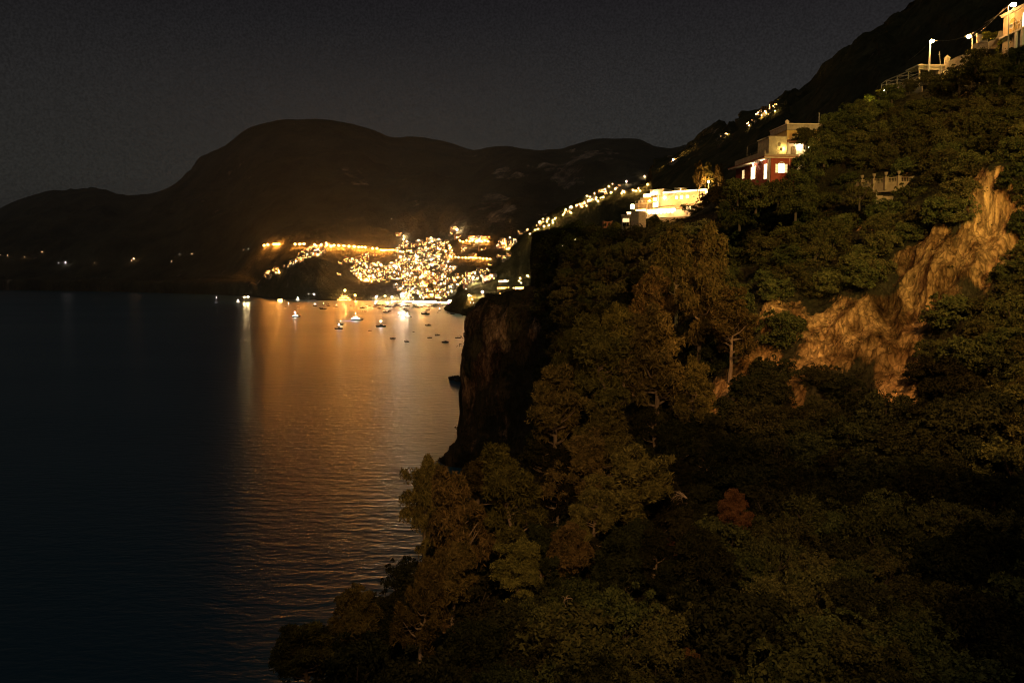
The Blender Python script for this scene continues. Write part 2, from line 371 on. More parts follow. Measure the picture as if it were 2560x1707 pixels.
# ---- S5: the near hillside we stand on
px5 = [560, 640, 700, 760, 850, 950, 1050, 1130, 1200, 1300, 1400, 1500, 1600, 1700, 1800, 1900, 2000, 2100, 2200, 2300, 2400, 2500, 2600, 2750, 2950]
zl = lambda z: ('z', z)
rows5 = [
 [(560, zl(-6), 20), (640, zl(-6), 20), (700, zl(20), 20), (850, zl(50), 18), (1200, zl(66), 16), (2950, zl(72), 14)],
 [(560, zl(-6), 46), (640, zl(0), 48), (700, 1980, 50), (900, 1850, 50), (1200, 1790, 50), (1900, 1740, 50), (2560, 1720, 50), (2950, 1700, 50)],
 [(560, zl(-6), 75), (660, zl(-2), 75), (760, 1770, 75), (900, 1620, 75), (1050, 1540, 75), (1200, 1500, 75), (1900, 1440, 72), (2560, 1400, 70), (2950, 1380, 70)],
 [(560, zl(-6), 95), (720, zl(0), 95), (850, 1660, 95), (960, 1510, 97), (1050, 1420, 98), (1200, 1330, 97), (1400, 1290, 95), (1700, 1290, 92), (2000, 1250, 88), (2560, 1180, 84), (2950, 1150, 80)],
 [(560, zl(-6), 125), (900, zl(-4), 125), (1000, zl(15), 125), (1100, 1290, 122), (1200, 1220, 122), (1300, 1180, 122), (1400, 1110, 120), (1600, 1090, 112), (1800, 1080, 106), (2100, 1060, 100), (2560, 1000, 95), (2950, 960, 92)],
 [(560, zl(-6), 165), (1080, zl(-6), 165), (1180, zl(0), 162), (1300, zl(22), 160), (1400, 985, 155), (1600, 950, 145), (1700, 1000, 131), (1800, 930, 128), (2000, 900, 121), (2150, 950, 114), (2300, 880, 113), (2400, 760, 114), (2560, 660, 112), (2950, 600, 108)],
 [(560, zl(-6), 215), (1180, zl(-6), 215), (1290, zl(0), 212), (1400, 880, 200), (1600, 830, 176), (1720, 850, 147), (1800, 800, 140), (1950, 745, 134), (2100, 735, 128), (2250, 650, 125), (2400, 520, 122), (2500, 445, 120), (2600, 420, 119), (2950, 380, 115)],
 [(560, zl(-6), 270), (1250, zl(-6), 270), (1330, zl(0), 268), (1400, 790, 262), (1600, 700, 225), (1800, 640, 180), (2000, 610, 156), (2200, 540, 146), (2400, 440, 140), (2560, 350, 136), (2950, 250, 132)],
 [(560, zl(-6), 330), (1300, zl(-6), 330), (1400, 700, 330), (1600, 600, 300), (1800, 520, 235), (1900, 500, 185), (2000, 480, 168), (2200, 400, 160), (2400, 310, 156), (2560, 230, 152), (2950, 120, 150)],
 [(560, zl(-6), 400), (1300, zl(-6), 400), (1400, 620, 395), (1500, 590, 395), (1560, 578, 394), (1640, 570, 384), (1700, 552, 372), (1750, 530, 360), (1800, 480, 345), (1850, 460, 240), (1900, 450, 195), (1985, 415, 182), (2030, 355, 178), (2080, 322, 176), (2140, 292, 176), (2200, 258, 180), (2300, 225, 182), (2400, 190, 182), (2480, 165, 170), (2560, 130, 164), (2650, 60, 160), (2950, 0, 158)],
 [(560, zl(-6), 480), (1300, zl(-6), 480), (1400, 640, 440), (1560, 585, 430), (1640, 575, 425), (1700, 550, 410), (1800, 490, 380), (1850, 480, 290), (1900, 470, 240), (2000, 430, 215), (2140, 300, 205), (2300, 232, 205), (2400, 200, 205), (2560, 135, 190), (2650, 60, 185), (2950, 0, 180)],
]
px5f = list(range(560, 2960, 20))
net5 = [rowpts(px5f, it) for it in rows5]
net5.append([Vector((q.x, q.y+60, q.z-45)) for q in net5[-1]])
rocks5 = [(2490,510,62,95,-20,.95),(2460,640,85,95,-35,.82),(2370,650,70,75,-35,.86),(2310,740,115,75,-35,.86),(2180,820,125,90,0,1.0),(2250,920,75,90,0,.95),(2090,850,105,75,-20,.95),(1950,800,70,46,-20,.8),(1990,950,26,62,0,.95),(1880,920,80,58,-30,.85),(1810,1000,55,66,-40,.8),(1765,1090,42,62,-10,.8),(2280,650,60,40,-30,.8),(1500,1580,50,35,0,.75),(1400,1590,40,30,0,.5),(1130,1570,25,40,-20,.7),(2170,560,30,30,0,.5),(2550,1680,60,40,0,.4)]
def amp5(p, t):
    return 1.0 + (2.6 if 4.2 < t < 6.8 else 0)
s5 = net_sheet('hillside', net5, 600, 520, M_hill, amp5, .11, rocks5, octs=7, zr=.4, ra=.3)
print('terrain done')
# ------------------------------------------------------------------ sea
m, nt, out = new_mat('night sea water')
g = N(nt, 'ShaderNodeNewGeometry')
mp = N(nt, 'ShaderNodeMapping'); mp.inputs['Rotation'].default_value = (0, 0, R(9)); mp.inputs['Scale'].default_value = (.32, 1, 1); L(nt, g.outputs['Position'], mp.inputs[0])
n1 = N(nt, 'ShaderNodeTexNoise', i_Scale=.22, i_Detail=4.0, i_Roughness=.55, i_Distortion=.4); L(nt, mp.outputs[0], n1.inputs['Vector'])
mp2 = N(nt, 'ShaderNodeMapping'); mp2.inputs['Rotation'].default_value = (0, 0, R(-14)); mp2.inputs['Scale'].default_value = (.45, 1, 1); L(nt, g.outputs['Position'], mp2.inputs[0])
n2 = N(nt, 'ShaderNodeTexNoise', i_Scale=.55, i_Detail=3.0, i_Roughness=.5); L(nt, mp2.outputs[0], n2.inputs['Vector'])
n3 = N(nt, 'ShaderNodeTexNoise', i_Scale=.006, i_Detail=3.0); mp3 = N(nt, 'ShaderNodeMapping'); mp3.inputs['Scale'].default_value = (.35, 1, 1); L(nt, g.outputs['Position'], mp3.inputs[0]); L(nt, mp3.outputs[0], n3.inputs['Vector'])
calm = N(nt, 'ShaderNodeMapRange'); calm.inputs['From Min'].default_value = .35; calm.inputs['From Max'].default_value = .65; calm.inputs['To Min'].default_value = .4; calm.inputs['To Max'].default_value = 1.3; L(nt, n3.outputs[0], calm.inputs[0])
b1 = N(nt, 'ShaderNodeBump', i_Distance=1.5); b1.inputs['Strength'].default_value = .55; L(nt, n1.outputs[0], b1.inputs['Height'])
ms = N(nt, 'ShaderNodeMath', operation='MULTIPLY'); ms.inputs[1].default_value = .42; L(nt, calm.outputs[0], ms.inputs[0]); L(nt, ms.outputs[0], b1.inputs['Strength'])
b2_ = N(nt, 'ShaderNodeBump', i_Distance=.5); b2_.inputs['Strength'].default_value = .42; L(nt, n2.outputs[0], b2_.inputs['Height']); L(nt, b1.outputs[0], b2_.inputs['Normal'])
gl = N(nt, 'ShaderNodeBsdfPrincipled'); gl.inputs['Base Color'].default_value = (.020, .070, .105, 1); gl.inputs['IOR'].default_value = 1.333
gl.inputs['Specular IOR Level'].default_value = .5
ro = N(nt, 'ShaderNodeMath', operation='MULTIPLY_ADD'); ro.inputs[1].default_value = .025; ro.inputs[2].default_value = .282; L(nt, calm.outputs[0], ro.inputs[0]); L(nt, ro.outputs[0], gl.inputs['Roughness'])
L(nt, b2_.outputs[0], gl.inputs['Normal']); L(nt, gl.outputs[0], out.inputs[0])
M_sea = m
mb = MB(); S = 14000
mb.add([(-S, -800, 0), (S, -800, 0), (S, 26000, 0), (-S, 26000, 0)], [(0, 1, 2, 3)])
sea = mb.build('sea', M_sea); sea['kind'] = 'structure'

# ------------------------------------------------------------------ sky
w = bpy.data.worlds.new('World'); SC.world = w; w.use_nodes = True; nt = w.node_tree; nt.nodes.clear()
wo = N(nt, 'ShaderNodeOutputWorld'); bg = N(nt, 'ShaderNodeBackground'); tc = N(nt, 'ShaderNodeTexCoord')
sp = N(nt, 'ShaderNodeSeparateXYZ'); L(nt, tc.outputs['Generated'], sp.inputs[0])
cr = ramp(nt, [(0.0, (.030,.030,.028)), (.10, (.034,.034,.031)), (.20, (.027,.0262,.026)), (.30, (.0165,.0150,.0165)), (.45, (.0085,.0080,.0105)), (1.0, (.007,.0075,.009))]); L(nt, sp.outputs[2], cr.inputs[0])
# a little brighter towards the valley behind the town, darker out to sea
az = N(nt, 'ShaderNodeMapRange'); az.inputs['From Min'].default_value = -.6; az.inputs['From Max'].default_value = .35; az.inputs['To Min'].default_value = .80; az.inputs['To Max'].default_value = 1.12; L(nt, sp.outputs[0], az.inputs[0])
gn = N(nt, 'ShaderNodeTexNoise', i_Scale=420.0, i_Detail=1.0); L(nt, tc.outputs['Generated'], gn.inputs['Vector'])
gm = N(nt, 'ShaderNodeMapRange'); gm.inputs['From Min'].default_value = .3; gm.inputs['From Max'].default_value = .7; gm.inputs['To Min'].default_value = .80; gm.inputs['To Max'].default_value = 1.20; L(nt, gn.outputs[0], gm.inputs[0])
mu = N(nt, 'ShaderNodeMath', operation='MULTIPLY'); L(nt, az.outputs[0], mu.inputs[0]); L(nt, gm.outputs[0], mu.inputs[1])
vo = N(nt, 'ShaderNodeTexVoronoi', i_Scale=26.0); L(nt, tc.outputs['Generated'], vo.inputs['Vector'])
st = N(nt, 'ShaderNodeMapRange'); st.inputs['From Min'].default_value = .034; st.inputs['From Max'].default_value = .016; st.inputs['To Min'].default_value = 0; st.inputs['To Max'].default_value = 1.0; L(nt, vo.outputs['Distance'], st.inputs[0])
sc = N(nt, 'ShaderNodeSeparateColor'); L(nt, vo.outputs['Color'], sc.inputs[0])
pk = N(nt, 'ShaderNodeMath', operation='GREATER_THAN'); pk.inputs[1].default_value = .8; L(nt, sc.outputs[0], pk.inputs[0])
s2_ = N(nt, 'ShaderNodeMath', operation='MULTIPLY'); L(nt, st.outputs[0], s2_.inputs[0]); L(nt, pk.outputs[0], s2_.inputs[1])
s3_ = N(nt, 'ShaderNodeMath', operation='MULTIPLY'); s3_.inputs[1].default_value = .9; L(nt, s2_.outputs[0], s3_.inputs[0])
vm = N(nt, 'ShaderNodeVectorMath', operation='SCALE'); L(nt, cr.outputs[0], vm.inputs[0]); L(nt, mu.outputs[0], vm.inputs['Scale'])
va = N(nt, 'ShaderNodeVectorMath', operation='ADD'); L(nt, vm.outputs[0], va.inputs[0]); L(nt, s3_.outputs[0], va.inputs[1])
L(nt, va.outputs[0], bg.inputs[0]); bg.inputs[1].default_value = 0.76; L(nt, bg.outputs[0], wo.inputs[0])

# ------------------------------------------------------------------ render settings
SC.render.engine = 'CYCLES'
SC.view_settings.view_transform = 'Standard'; SC.view_settings.look = 'None'; SC.view_settings.exposure = 0
CY = SC.cycles
CY.use_denoising = True; CY.denoiser = 'OPENIMAGEDENOISE'
CY.max_bounces = 3; CY.diffuse_bounces = 1; CY.glossy_bounces = 2; CY.transmission_bounces = 2; CY.volume_bounces = 0; CY.transparent_max_bounces = 4
CY.sample_clamp_indirect = 50.0; CY.sample_clamp_direct = 0
CY.use_adaptive_sampling = True; CY.adaptive_threshold = .004; CY.use_light_tree = True; CY.filter_width = 1.15; CY.caustics_reflective = True; CY.caustics_refractive = False

# haze over the bay
def haze(name, x0, y0, z0, x1, y1, z1, dens, col, an):
    m, nt, out = new_mat(name)
    vs = N(nt, 'ShaderNodeVolumeScatter'); vs.inputs['Color'].default_value = (*col, 1); vs.inputs['Density'].default_value = dens; vs.inputs['Anisotropy'].default_value = an
    L(nt, vs.outputs[0], out.inputs['Volume'])
    b = MB(); b.box(x0, y0, z0, x1, y1, z1)
    o = b.build(name, m); o['kind'] = 'structure'; return o

haze('sea_haze', -5200, 1850, .6, 3600, 6800, 640, 7e-5, (.72,.86,1.0), .3)
# ------------------------------------------------------------------ foliage
def leaf_mat(name, dark, light, hue=.25, trans=.25, sat_obj=True):
    m, nt, out = new_mat(name)
    g = N(nt, 'ShaderNodeNewGeometry'); nz = N(nt, 'ShaderNodeTexNoise', i_Scale=1.1, i_Detail=3.0); L(nt, g.outputs['Position'], nz.inputs['Vector'])
    oi = N(nt, 'ShaderNodeObjectInfo')
    ri = N(nt, 'ShaderNodeMath', operation='MULTIPLY_ADD'); ri.inputs[1].default_value = .45; L(nt, g.outputs['Random Per Island'], ri.inputs[0]); L(nt, nz.outputs[0], ri.inputs[2])
    cr = ramp(nt, [(0.40, dark), (0.95, light)]); L(nt, ri.outputs[0], cr.inputs[0])
    hs = N(nt, 'ShaderNodeHueSaturation')
    h = N(nt, 'ShaderNodeMapRange'); h.inputs['To Min'].default_value = .5 - hue*.14; h.inputs['To Max'].default_value = .5 + hue*.14; L(nt, oi.outputs['Random'], h.inputs[0]); L(nt, h.outputs[0], hs.inputs['Hue'])
    vv = N(nt, 'ShaderNodeMath', operation='MULTIPLY_ADD'); vv.inputs[1].default_value = 7.31; L(nt, oi.outputs['Random'], vv.inputs[0]); fr = N(nt, 'ShaderNodeMath', operation='FRACT'); L(nt, vv.outputs[0], fr.inputs[0])
    v2 = N(nt, 'ShaderNodeMapRange'); v2.inputs['To Min'].default_value = .6; v2.inputs['To Max'].default_value = 1.35; L(nt, fr.outputs[0], v2.inputs[0]); L(nt, v2.outputs[0], hs.inputs['Value'])
    L(nt, cr.outputs[0], hs.inputs['Color'])
    d = N(nt, 'ShaderNodeBsdfDiffuse'); t = N(nt, 'ShaderNodeBsdfTranslucent'); L(nt, hs.outputs[0], d.inputs[0]); L(nt, hs.outputs[0], t.inputs[0])
    mx = N(nt, 'ShaderNodeMixShader'); mx.inputs[0].default_value = trans; L(nt, d.outputs[0], mx.inputs[1]); L(nt, t.outputs[0], mx.inputs[2]); L(nt, mx.outputs[0], out.inputs[0])
    return m

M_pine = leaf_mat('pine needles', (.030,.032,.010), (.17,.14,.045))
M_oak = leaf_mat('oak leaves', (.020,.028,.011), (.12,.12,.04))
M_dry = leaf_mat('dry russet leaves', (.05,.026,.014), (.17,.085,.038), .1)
M_pined = leaf_mat('shaded pine needles', (.008,.010,.005), (.045,.045,.018))  # darker needle copy: shade between the lit pines put into the colour
M_oakd = leaf_mat('shaded oak leaves', (.007,.010,.005), (.04,.042,.018))  # darker leaf copy: shade of the black woods put into the colour
M_yel = leaf_mat('lit yellow green leaves', (.08,.10,.02), (.30,.30,.06))  # brighter leaf copy: lamp light put into the colour
M_under = leaf_mat('undergrowth leaves', (.010,.012,.006), (.05,.045,.02))
M_bark = surf_mat('pine bark', (.10,.07,.045), (.24,.18,.12), 3.0, .95, .8, 9, .03, (1,1,.3))

M_barkd = surf_mat('oak bark', (.035,.028,.02), (.08,.06,.04), 3.0, .95, .8, 9, .03, (1,1,.3))

def quads(c, n, size, aspect, up=None):
    """leaf faces: centres c, facing n, long half-size `size`, width = size*aspect"""
    k = len(c); rv = rng.normal(size=(k, 3)) if up is None else up
    a = np.cross(n, rv); a /= (np.linalg.norm(a, axis=1, keepdims=True) + 1e-9)
    b = np.cross(n, a); b /= (np.linalg.norm(b, axis=1, keepdims=True) + 1e-9)
    s = size[:, None]
    v = np.stack([c - b*s, c + a*s*aspect - b*s*.1, c + b*s, c - a*s*aspect - b*s*.1], axis=1)
    return v.reshape(-1, 3)

def mesh_quads(name, v, mat):
    k = len(v) // 4; me = bpy.data.meshes.new(name)
    me.vertices.add(len(v)); me.vertices.foreach_set('co', v.astype(np.float32).ravel())
    me.loops.add(4*k); me.loops.foreach_set('vertex_index', np.arange(4*k, dtype=np.int32))
    me.polygons.add(k); me.polygons.foreach_set('loop_start', np.arange(0, 4*k, 4, dtype=np.int32))
    me.polygons.foreach_set('loop_total', np.full(k, 4, dtype=np.int32))
    me.update(calc_edges=True); me.materials.append(mat); return me

def clump(c, r, n, size, aspect, squash=(1,1,.75), outward=.8, upb=.25):
    d = rng.normal(size=(n, 3)); d /= np.linalg.norm(d, axis=1, keepdims=True)
    d[:, 2] = np.where(d[:, 2] < -.35, -d[:, 2]*.6, d[:, 2])
    rad = r * (.78 + .30*rng.random(n)) * (1 + .18*np.sin(d[:, 0]*7+c[0]*3)*np.cos(d[:, 1]*6+c[1]*5))
    p = np.array(c) + d * rad[:, None] * np.array(squash)
    nn = d*outward + rng.normal(size=(n, 3))*(1-outward+.25) + np.array([0, 0, upb]); nn /= np.linalg.norm(nn, axis=1, keepdims=True)
    return quads(p, nn, size*(.7+.6*rng.random(n)), aspect)

def make_pine(seed, lean, mat=None, nclump=46):
    """Aleppo pine: leaning bare trunk, forking limbs, plume of upswept needle clumps"""
    r = random.Random(seed); mb = MB()
    T = 5.0
    def tp(t): return Vector((lean*t*t*1.6, lean*.3*math.sin(t*2), T*1.28*t))
    n = 9; pts = [tp(i/n) + Vector((r.uniform(-.07,.07), r.uniform(-.07,.07), 0)) for i in range(n+1)]
    mb.path(pts, [.19*(1-.75*i/n)+.02 for i in range(n+1)], 7)
    cl = []
    top = pts[-1]
    for k in range(24):
        t = r.uniform(.34, 1.0); b = tp(t); ang = r.uniform(0, 2*math.pi) if k > 4 else k*1.3
        ln = (2.15 - 1.35*(t-.34)/.66) * r.uniform(.75, 1.1)
        e = b + Vector((math.cos(ang)*ln, math.sin(ang)*ln, ln*r.uniform(.25, .8)))
        mid = b.lerp(e, .5) + Vector((0, 0, -.12*ln))
        mb.path([b, mid, e], [.075*(1.3-t)+.02, .045, .018], 5)
        for q in (.55, .85, 1.05):
            if r.random() < .85:
                cl.append((mid.lerp(e, (q-.5)*2) + Vector((r.uniform(-.35,.35), r.uniform(-.35,.35), r.uniform(0,.4))), r.uniform(.34, .68)))
        for s in range(3):   # bare twigs
            p = b.lerp(e, r.uniform(.3,.8)); mb.tube(p, p + Vector((r.uniform(-.6,.6), r.uniform(-.6,.6), r.uniform(-.3,.5))), .014, .006, 4)
    for k in range(12): cl.append((top + Vector((r.uniform(-.7,.7), r.uniform(-.7,.7), r.uniform(-.9,1.5))), r.uniform(.3,.6)))
    v = []
    for c, rad in cl:
        v.append(clump(c[:], rad, 150, .20, .20, (1,1,1.25), .25, .8))
        for s in range(3):
            c2 = (c[0]+r.uniform(-.5,.5)*rad*1.6, c[1]+r.uniform(-.5,.5)*rad*1.6, c[2]+r.uniform(.2,.8)*rad)
            v.append(clump(c2, rad*.5, 64, .19, .20, (1,1,1.3), .25, .7))
    v = np.concatenate(v)
    root = thing('pine_tree', 'pine tree', 'pine tree')
    mb.build('trunk', M_bark, root)
    o = bpy.data.objects.new('crown', mesh_quads('crown', v, mat or M_pine)); COL.objects.link(o); o.parent = root
    root['crown_z'] = 5.6
    return root

def make_oak(seed, mat, leaf=.10, nc=36, name='oak_tree', per=230, Rr=2.5):
    r = random.Random(seed); mb = MB(); v = []
    mb.path([(0,0,-.6),(0.1,0,.8),(.2,.1,1.9)], [.2,.16,.11], 7)
    for k in range(6):
        a = k*1.05 + r.random(); e = (math.cos(a)*1.3, math.sin(a)*1.3, 2.4+r.random())
        mb.path([(.12,.05,1.0+.2*k*.3), (e[0]*.5, e[1]*.5, 1.9), e], [.09,.06,.03], 5)
    for k in range(nc):
        a = r.uniform(0, 2*math.pi); q = math.sqrt(r.random()); z = .5 + 3.2*r.random()
        rr = Rr * q * math.sqrt(max(.12, 1 - ((z-1.9)/2.3)**2))
        c = (rr*math.cos(a), rr*math.sin(a), z); rad = r.uniform(.5, 1.0)
        v.append(clump(c, rad, per, leaf, .48, (1,1,.9), .45, .3))
    for k in range(nc):   # shoots that break the outline
        a = r.uniform(0, 2*math.pi); z = 1.4 + 2.9*r.random(); rr = Rr*1.12*math.sqrt(max(.05, 1-((z-2.0)/2.6)**2))
        v.append(clump((rr*math.cos(a), rr*math.sin(a), z), .24, 34, leaf, .45, (1,1,1.4), .3, .5))
    root = thing(name, 'tree', 'tree')
    mb.build('trunk', M_barkd, root)
    o = bpy.data.objects.new('crown', mesh_quads('crown', np.concatenate(v), mat)); COL.objects.link(o); o.parent = root
    root['crown_z'] = 2.3
    return root

def use(proto, pool, loc, rz, s, label=None, group=None, cat=None):
    """first use moves the built tree itself, later ones copy it with its parts"""
    if id(proto) not in pool: pool.add(id(proto)); o = proto
    else: o = copy_tree(proto)
    o.location = loc; o.rotation_euler = (0, 0, rz); o.scale = s
    if label: o['label'] = label
    if group: o['group'] = group
    elif 'group' in o.keys(): del o['group']
    if cat: o['category'] = cat
    if 'crown_z' in o.keys(): del o['crown_z']
    return o

pool = set()
leans = [.9, -.8, .5, -.45, .15]
PINES = [make_pine(11+i, l) for i, l in enumerate(leans)]
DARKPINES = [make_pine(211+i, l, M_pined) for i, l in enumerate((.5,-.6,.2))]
DRYPINE = make_pine(77, .6, M_dry)
OAKS = [make_oak(31+i, M_oak, [.12,.15,.11,.16,.13][i]) for i in range(5)]
DRYOAK = make_oak(52, M_dry)
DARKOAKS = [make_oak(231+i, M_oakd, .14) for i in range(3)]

def put_tree(proto, cx, cy, w, h, ratio, label, group=None, cat=None, rz=None, ch=4.6, cw=4.6, only=('hillside',)):
    """crown centred on photo pixel (cx, cy), w x h pixels, standing on the ground below it"""
    hh = hit(cx, cy + h*ratio, only)
    if hh is None: return None
    loc = hh[0]; d = loc.y
    sz = h * d / F / ch; sx = w * d / F / cw
    return use(proto, pool, (loc.x, loc.y, loc.z - .1), random.uniform(0, 6.28) if rz is None else rz, (sx, sx, sz), label, group, cat)

# pines one can tell apart: (crown centre x, y, width, height in photo px, which shape, turn, label)
pine_list = [
 (1300,1295,170,210,0,2.6,'broad brown-lit pine with slanting bare trunk, low in the middle of the slope'),
 (1165,1330,150,200,1,0.4,'upright olive pine next to the shore edge, its trunk showing below'),
 (1060,1290,120,170,2,1.0,'dark rounded pine overhanging the water at the edge of the slope'),
 (1190,1215,150,90,3,2.2,'low dim pine at the foot of the sea cliff'),
 (1425,1195,150,130,1,3.3,'rust-tinted pine pointing towards the sea with a pale bare branch'),
 (1500,1140,170,150,4,0.3,'rounded pine just above the rust-tinted pine'),
 (1600,1235,170,150,2,4.0,'wide orange-tinged pine left of the leafless dead branches'),
 (1385,1050,150,150,3,1.5,'pine with pale forked limb beside the dark cliff'),
 (1530,960,170,190,0,2.9,'tall pine with white branches spread in its crown'),
 (1640,930,170,180,1,0.9,'full-crowned pine right of the pine with white branches'),
 (1745,760,130,210,2,0.2,'tallest pine plume on the upper slope'),
 (1640,800,120,140,4,2.0,'slim pine in the middle of the upper pine group'),
 (1825,835,120,120,3,1.1,'pine standing directly left of the orange rock face'),
 (1420,925,90,110,4,5.0,'small pine on the brink above the sea cliff'),
 (1560,870,110,120,2,3.0,'pine crown between two taller pines on the upper slope'),
 (1690,690,110,130,4,2.4,'dim green pine on top of the upper pine group'),
 (1045,1540,130,200,1,2.8,'large pine beside a small orange-lit rock near the lower left'),
 (770,1650,170,130,3,1.2,'lowest pine at the bottom left, nearly lost in the dark'),
 (1290,1440,130,110,2,0.7,'low dense pine beneath the broad brown-lit pine'),
 (1430,1400,120,110,4,1.9,'dark pine above the bare orange bank'),
 (1480,1300,130,120,3,3.6,'mid-slope pine under the rust-tinted pine'),
 (1130,1440,120,120,0,5.1,'thin-crowned pine behind the large lower left pine'),
 (900,1560,130,120,4,2.2,'small dark pine on the shoreline slope at the lower left'),
 (1740,1010,110,120,1,4.4,'pine clinging beside the lower end of the rock face'),
]
for (cx, cy, w_, h_, k, rz, lb) in pine_list:
    put_tree(PINES[k], cx, cy, w_*1.1, h_*1.05, .95, lb, None, 'pine tree', rz, 4.4, 4.8)
put_tree(DRYPINE, 1830, 1310, 100, 90, .9, 'small russet tree with withered crown at mid slope', None, 'tree', 1.0, 4.4, 4.8)
put_tree(DRYOAK, 1640, 1370, 110, 80, .6, 'reddish dried shrub-like tree under the dead branches', None, 'tree')
o_ = put_tree(copy_tree(DRYOAK), 1728, 1635, 55, 45, .6, 'tiny bright rust-red bush among green oaks at the bottom', None, 'bush')

# dead tree with leafless limbs
def dead_tree(cx, cy, sc, rz, label, seed):
    r = random.Random(seed); hh = hit(cx, cy, ('hillside',)); mb = MB(); bt = MB()
    pts = [Vector((0,0,-.3)), Vector((-.3,0,1.2)), Vector((-.9,0,2.2)), Vector((-1.9,0,2.9))]
    mb.path(pts, [.13,.10,.07,.035], 6)
    for k in range(16):
        a = r.uniform(.25, 1); i = min(int(a*3), 2); b = pts[i].lerp(pts[i+1], a*3-i)
        e = b + Vector((r.uniform(-1.2,.4), r.uniform(-.6,.6), r.uniform(-1.1,.4))); m_ = b.lerp(e,.5)+Vector((0,0,.15))
        bt.path([b,m_,e],[.03,.018,.007],4)
        for q in range(3): bt.tube(m_.lerp(e,q/3), m_.lerp(e,q/3)+Vector((r.uniform(-.4,.2),r.uniform(-.3,.3),r.uniform(-.5,.1))), .008,.004,3)
    t = thing('dead_tree', label, 'dead tree', hh[0], rz); t.scale = (sc, sc, sc)
    mb.build('trunk', M_deadwood, t); bt.build('branch', M_deadwood, t)
M_deadwood = surf_mat('bare dead wood', (.24,.17,.11), (.42,.32,.22), 3, .9)
dead_tree(1765, 1335, 1.6, 0, 'leafless pale tree arching left beside the russet tree', 3)
dead_tree(1640, 1360, 1.3, .5, 'broken grey branches lying out of the slope below the leafless arch', 5)
dead_tree(1375, 1560, 1.0, 2.4, 'thin bare trunk leaning beside the bare orange bank', 8)

# ---- filling trees
def rockw(px, py, rocks=rocks5):
    w = 0
    for (cx, cy, rx, ry, ang, s) in rocks:
        c, sn = math.cos(R(ang)), math.sin(R(ang)); dx, dy = px-cx, py-cy
        e = ((dx*c + dy*sn)/rx)**2 + ((-dx*sn + dy*c)/ry)**2
        if e < 1.15 and s > .6: w = 1
    return w
# clear pixels: houses and their views
CLEAR = [(1560,440,1800,540),(1830,290,2030,452),(2100,425,2320,515),(2190,90,2420,235),(2380,40,2560,140)]
def blocked(px, py, s):
    for (a,b,c,d) in CLEAR:
        if a - s*.4 < px < c + s*.4 and b - s*.2 < py < d + s*.35: return True
    return False
groups = {
 'far': ('dark small tree in the scrub on the slope under the bright hotel', 'trees on the slope under the hotel'),
 'mid': ('dim green tree in the wood between the red villa and the rock face', 'trees of the wood above the rock face'),
 'gully': ('almost black tree in the gully below the orange rock face', 'trees in the dark gully'),
 'front': ('leafy olive-brown oak in the foreground wood at the bottom', 'oaks of the foreground wood'),
 'ridge': ('tree on the dark ridge above the balustrade terrace', 'trees on the upper right ridge'),
}
placed = [(c[0], c[1]+c[3]*.3, (c[2]+c[3])*.22) for c in pine_list]
def fill(limit, far, protos, kind):
    cnt = tries = 0
    while cnt < limit and tries < 30000:
        tries += 1
        px = random.uniform(1340, 2620); py = random.uniform(150, 1800)
        if rockw(px, py): continue
        hh = hit(px, py)
        if hh is None or hh[2] not in ('hillside', 'sea_cliff'): continue
        d = hh[0].y
        if far != (d > 200): continue
        if hh[2] == 'sea_cliff' and hh[1].z < .3: continue
        crown = random.uniform(4.6, 8.0) if not far else random.uniform(4.5, 9)
        s = crown * F / d
        if any((px-a)**2 + ((py-b)*1.3)**2 < ((s*.5+c)*.50)**2 for a, b, c in placed): continue
        if blocked(px, py - s*.3, s): continue
        if any(abs(px-r_[0]) < r_[2]+s*.25 and -s*.1 < (py - r_[1]) < s*.7 + r_[3]*.6 and r_[5] > .85 for r_ in rocks5) and random.random() < .85: continue
        placed.append((px, py, s*.5))
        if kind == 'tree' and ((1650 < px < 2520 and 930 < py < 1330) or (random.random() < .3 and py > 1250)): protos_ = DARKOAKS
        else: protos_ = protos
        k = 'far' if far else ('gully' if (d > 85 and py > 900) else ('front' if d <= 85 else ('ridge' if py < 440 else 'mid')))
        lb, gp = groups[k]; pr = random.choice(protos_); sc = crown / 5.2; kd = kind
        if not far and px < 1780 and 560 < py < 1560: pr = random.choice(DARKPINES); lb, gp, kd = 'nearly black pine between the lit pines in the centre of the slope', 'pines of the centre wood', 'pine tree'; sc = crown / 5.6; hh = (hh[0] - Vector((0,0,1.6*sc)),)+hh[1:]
        use(pr, pool, (hh[0].x, hh[0].y, hh[0].z - .75*sc), random.uniform(0, 6.28), (sc, sc, sc*random.uniform(.75, 1.1)), lb, gp, kd); cnt += 1
    print(kind, cnt, tries)
fill(292, False, OAKS, 'tree')
BUSH = [make_oak(61+i, M_oak, .17, 20, 'bush', 110, 2.4) for i in range(3)]
for b_ in BUSH:
    for c_ in list(b_.children):
        if c_.name.startswith('trunk'): bpy.data.objects.remove(c_)
fill(150, True, BUSH, 'bush')
for t_ in range(34):   # the wood goes on to the right of the view
    hh = hit(2600 + (t_ % 6)*58 + random.uniform(-15, 15), 240 + (t_//6)*270 + random.uniform(-60, 60), ('hillside',))
    if hh: sc = random.uniform(1.0, 1.5); use(random.choice(OAKS), pool, (hh[0].x, hh[0].y, hh[0].z-.75*sc), random.uniform(0,6.28), (sc,sc,sc), 'dim oak at the far right edge of the wooded slope', 'oaks at the right edge of the slope', 'tree')
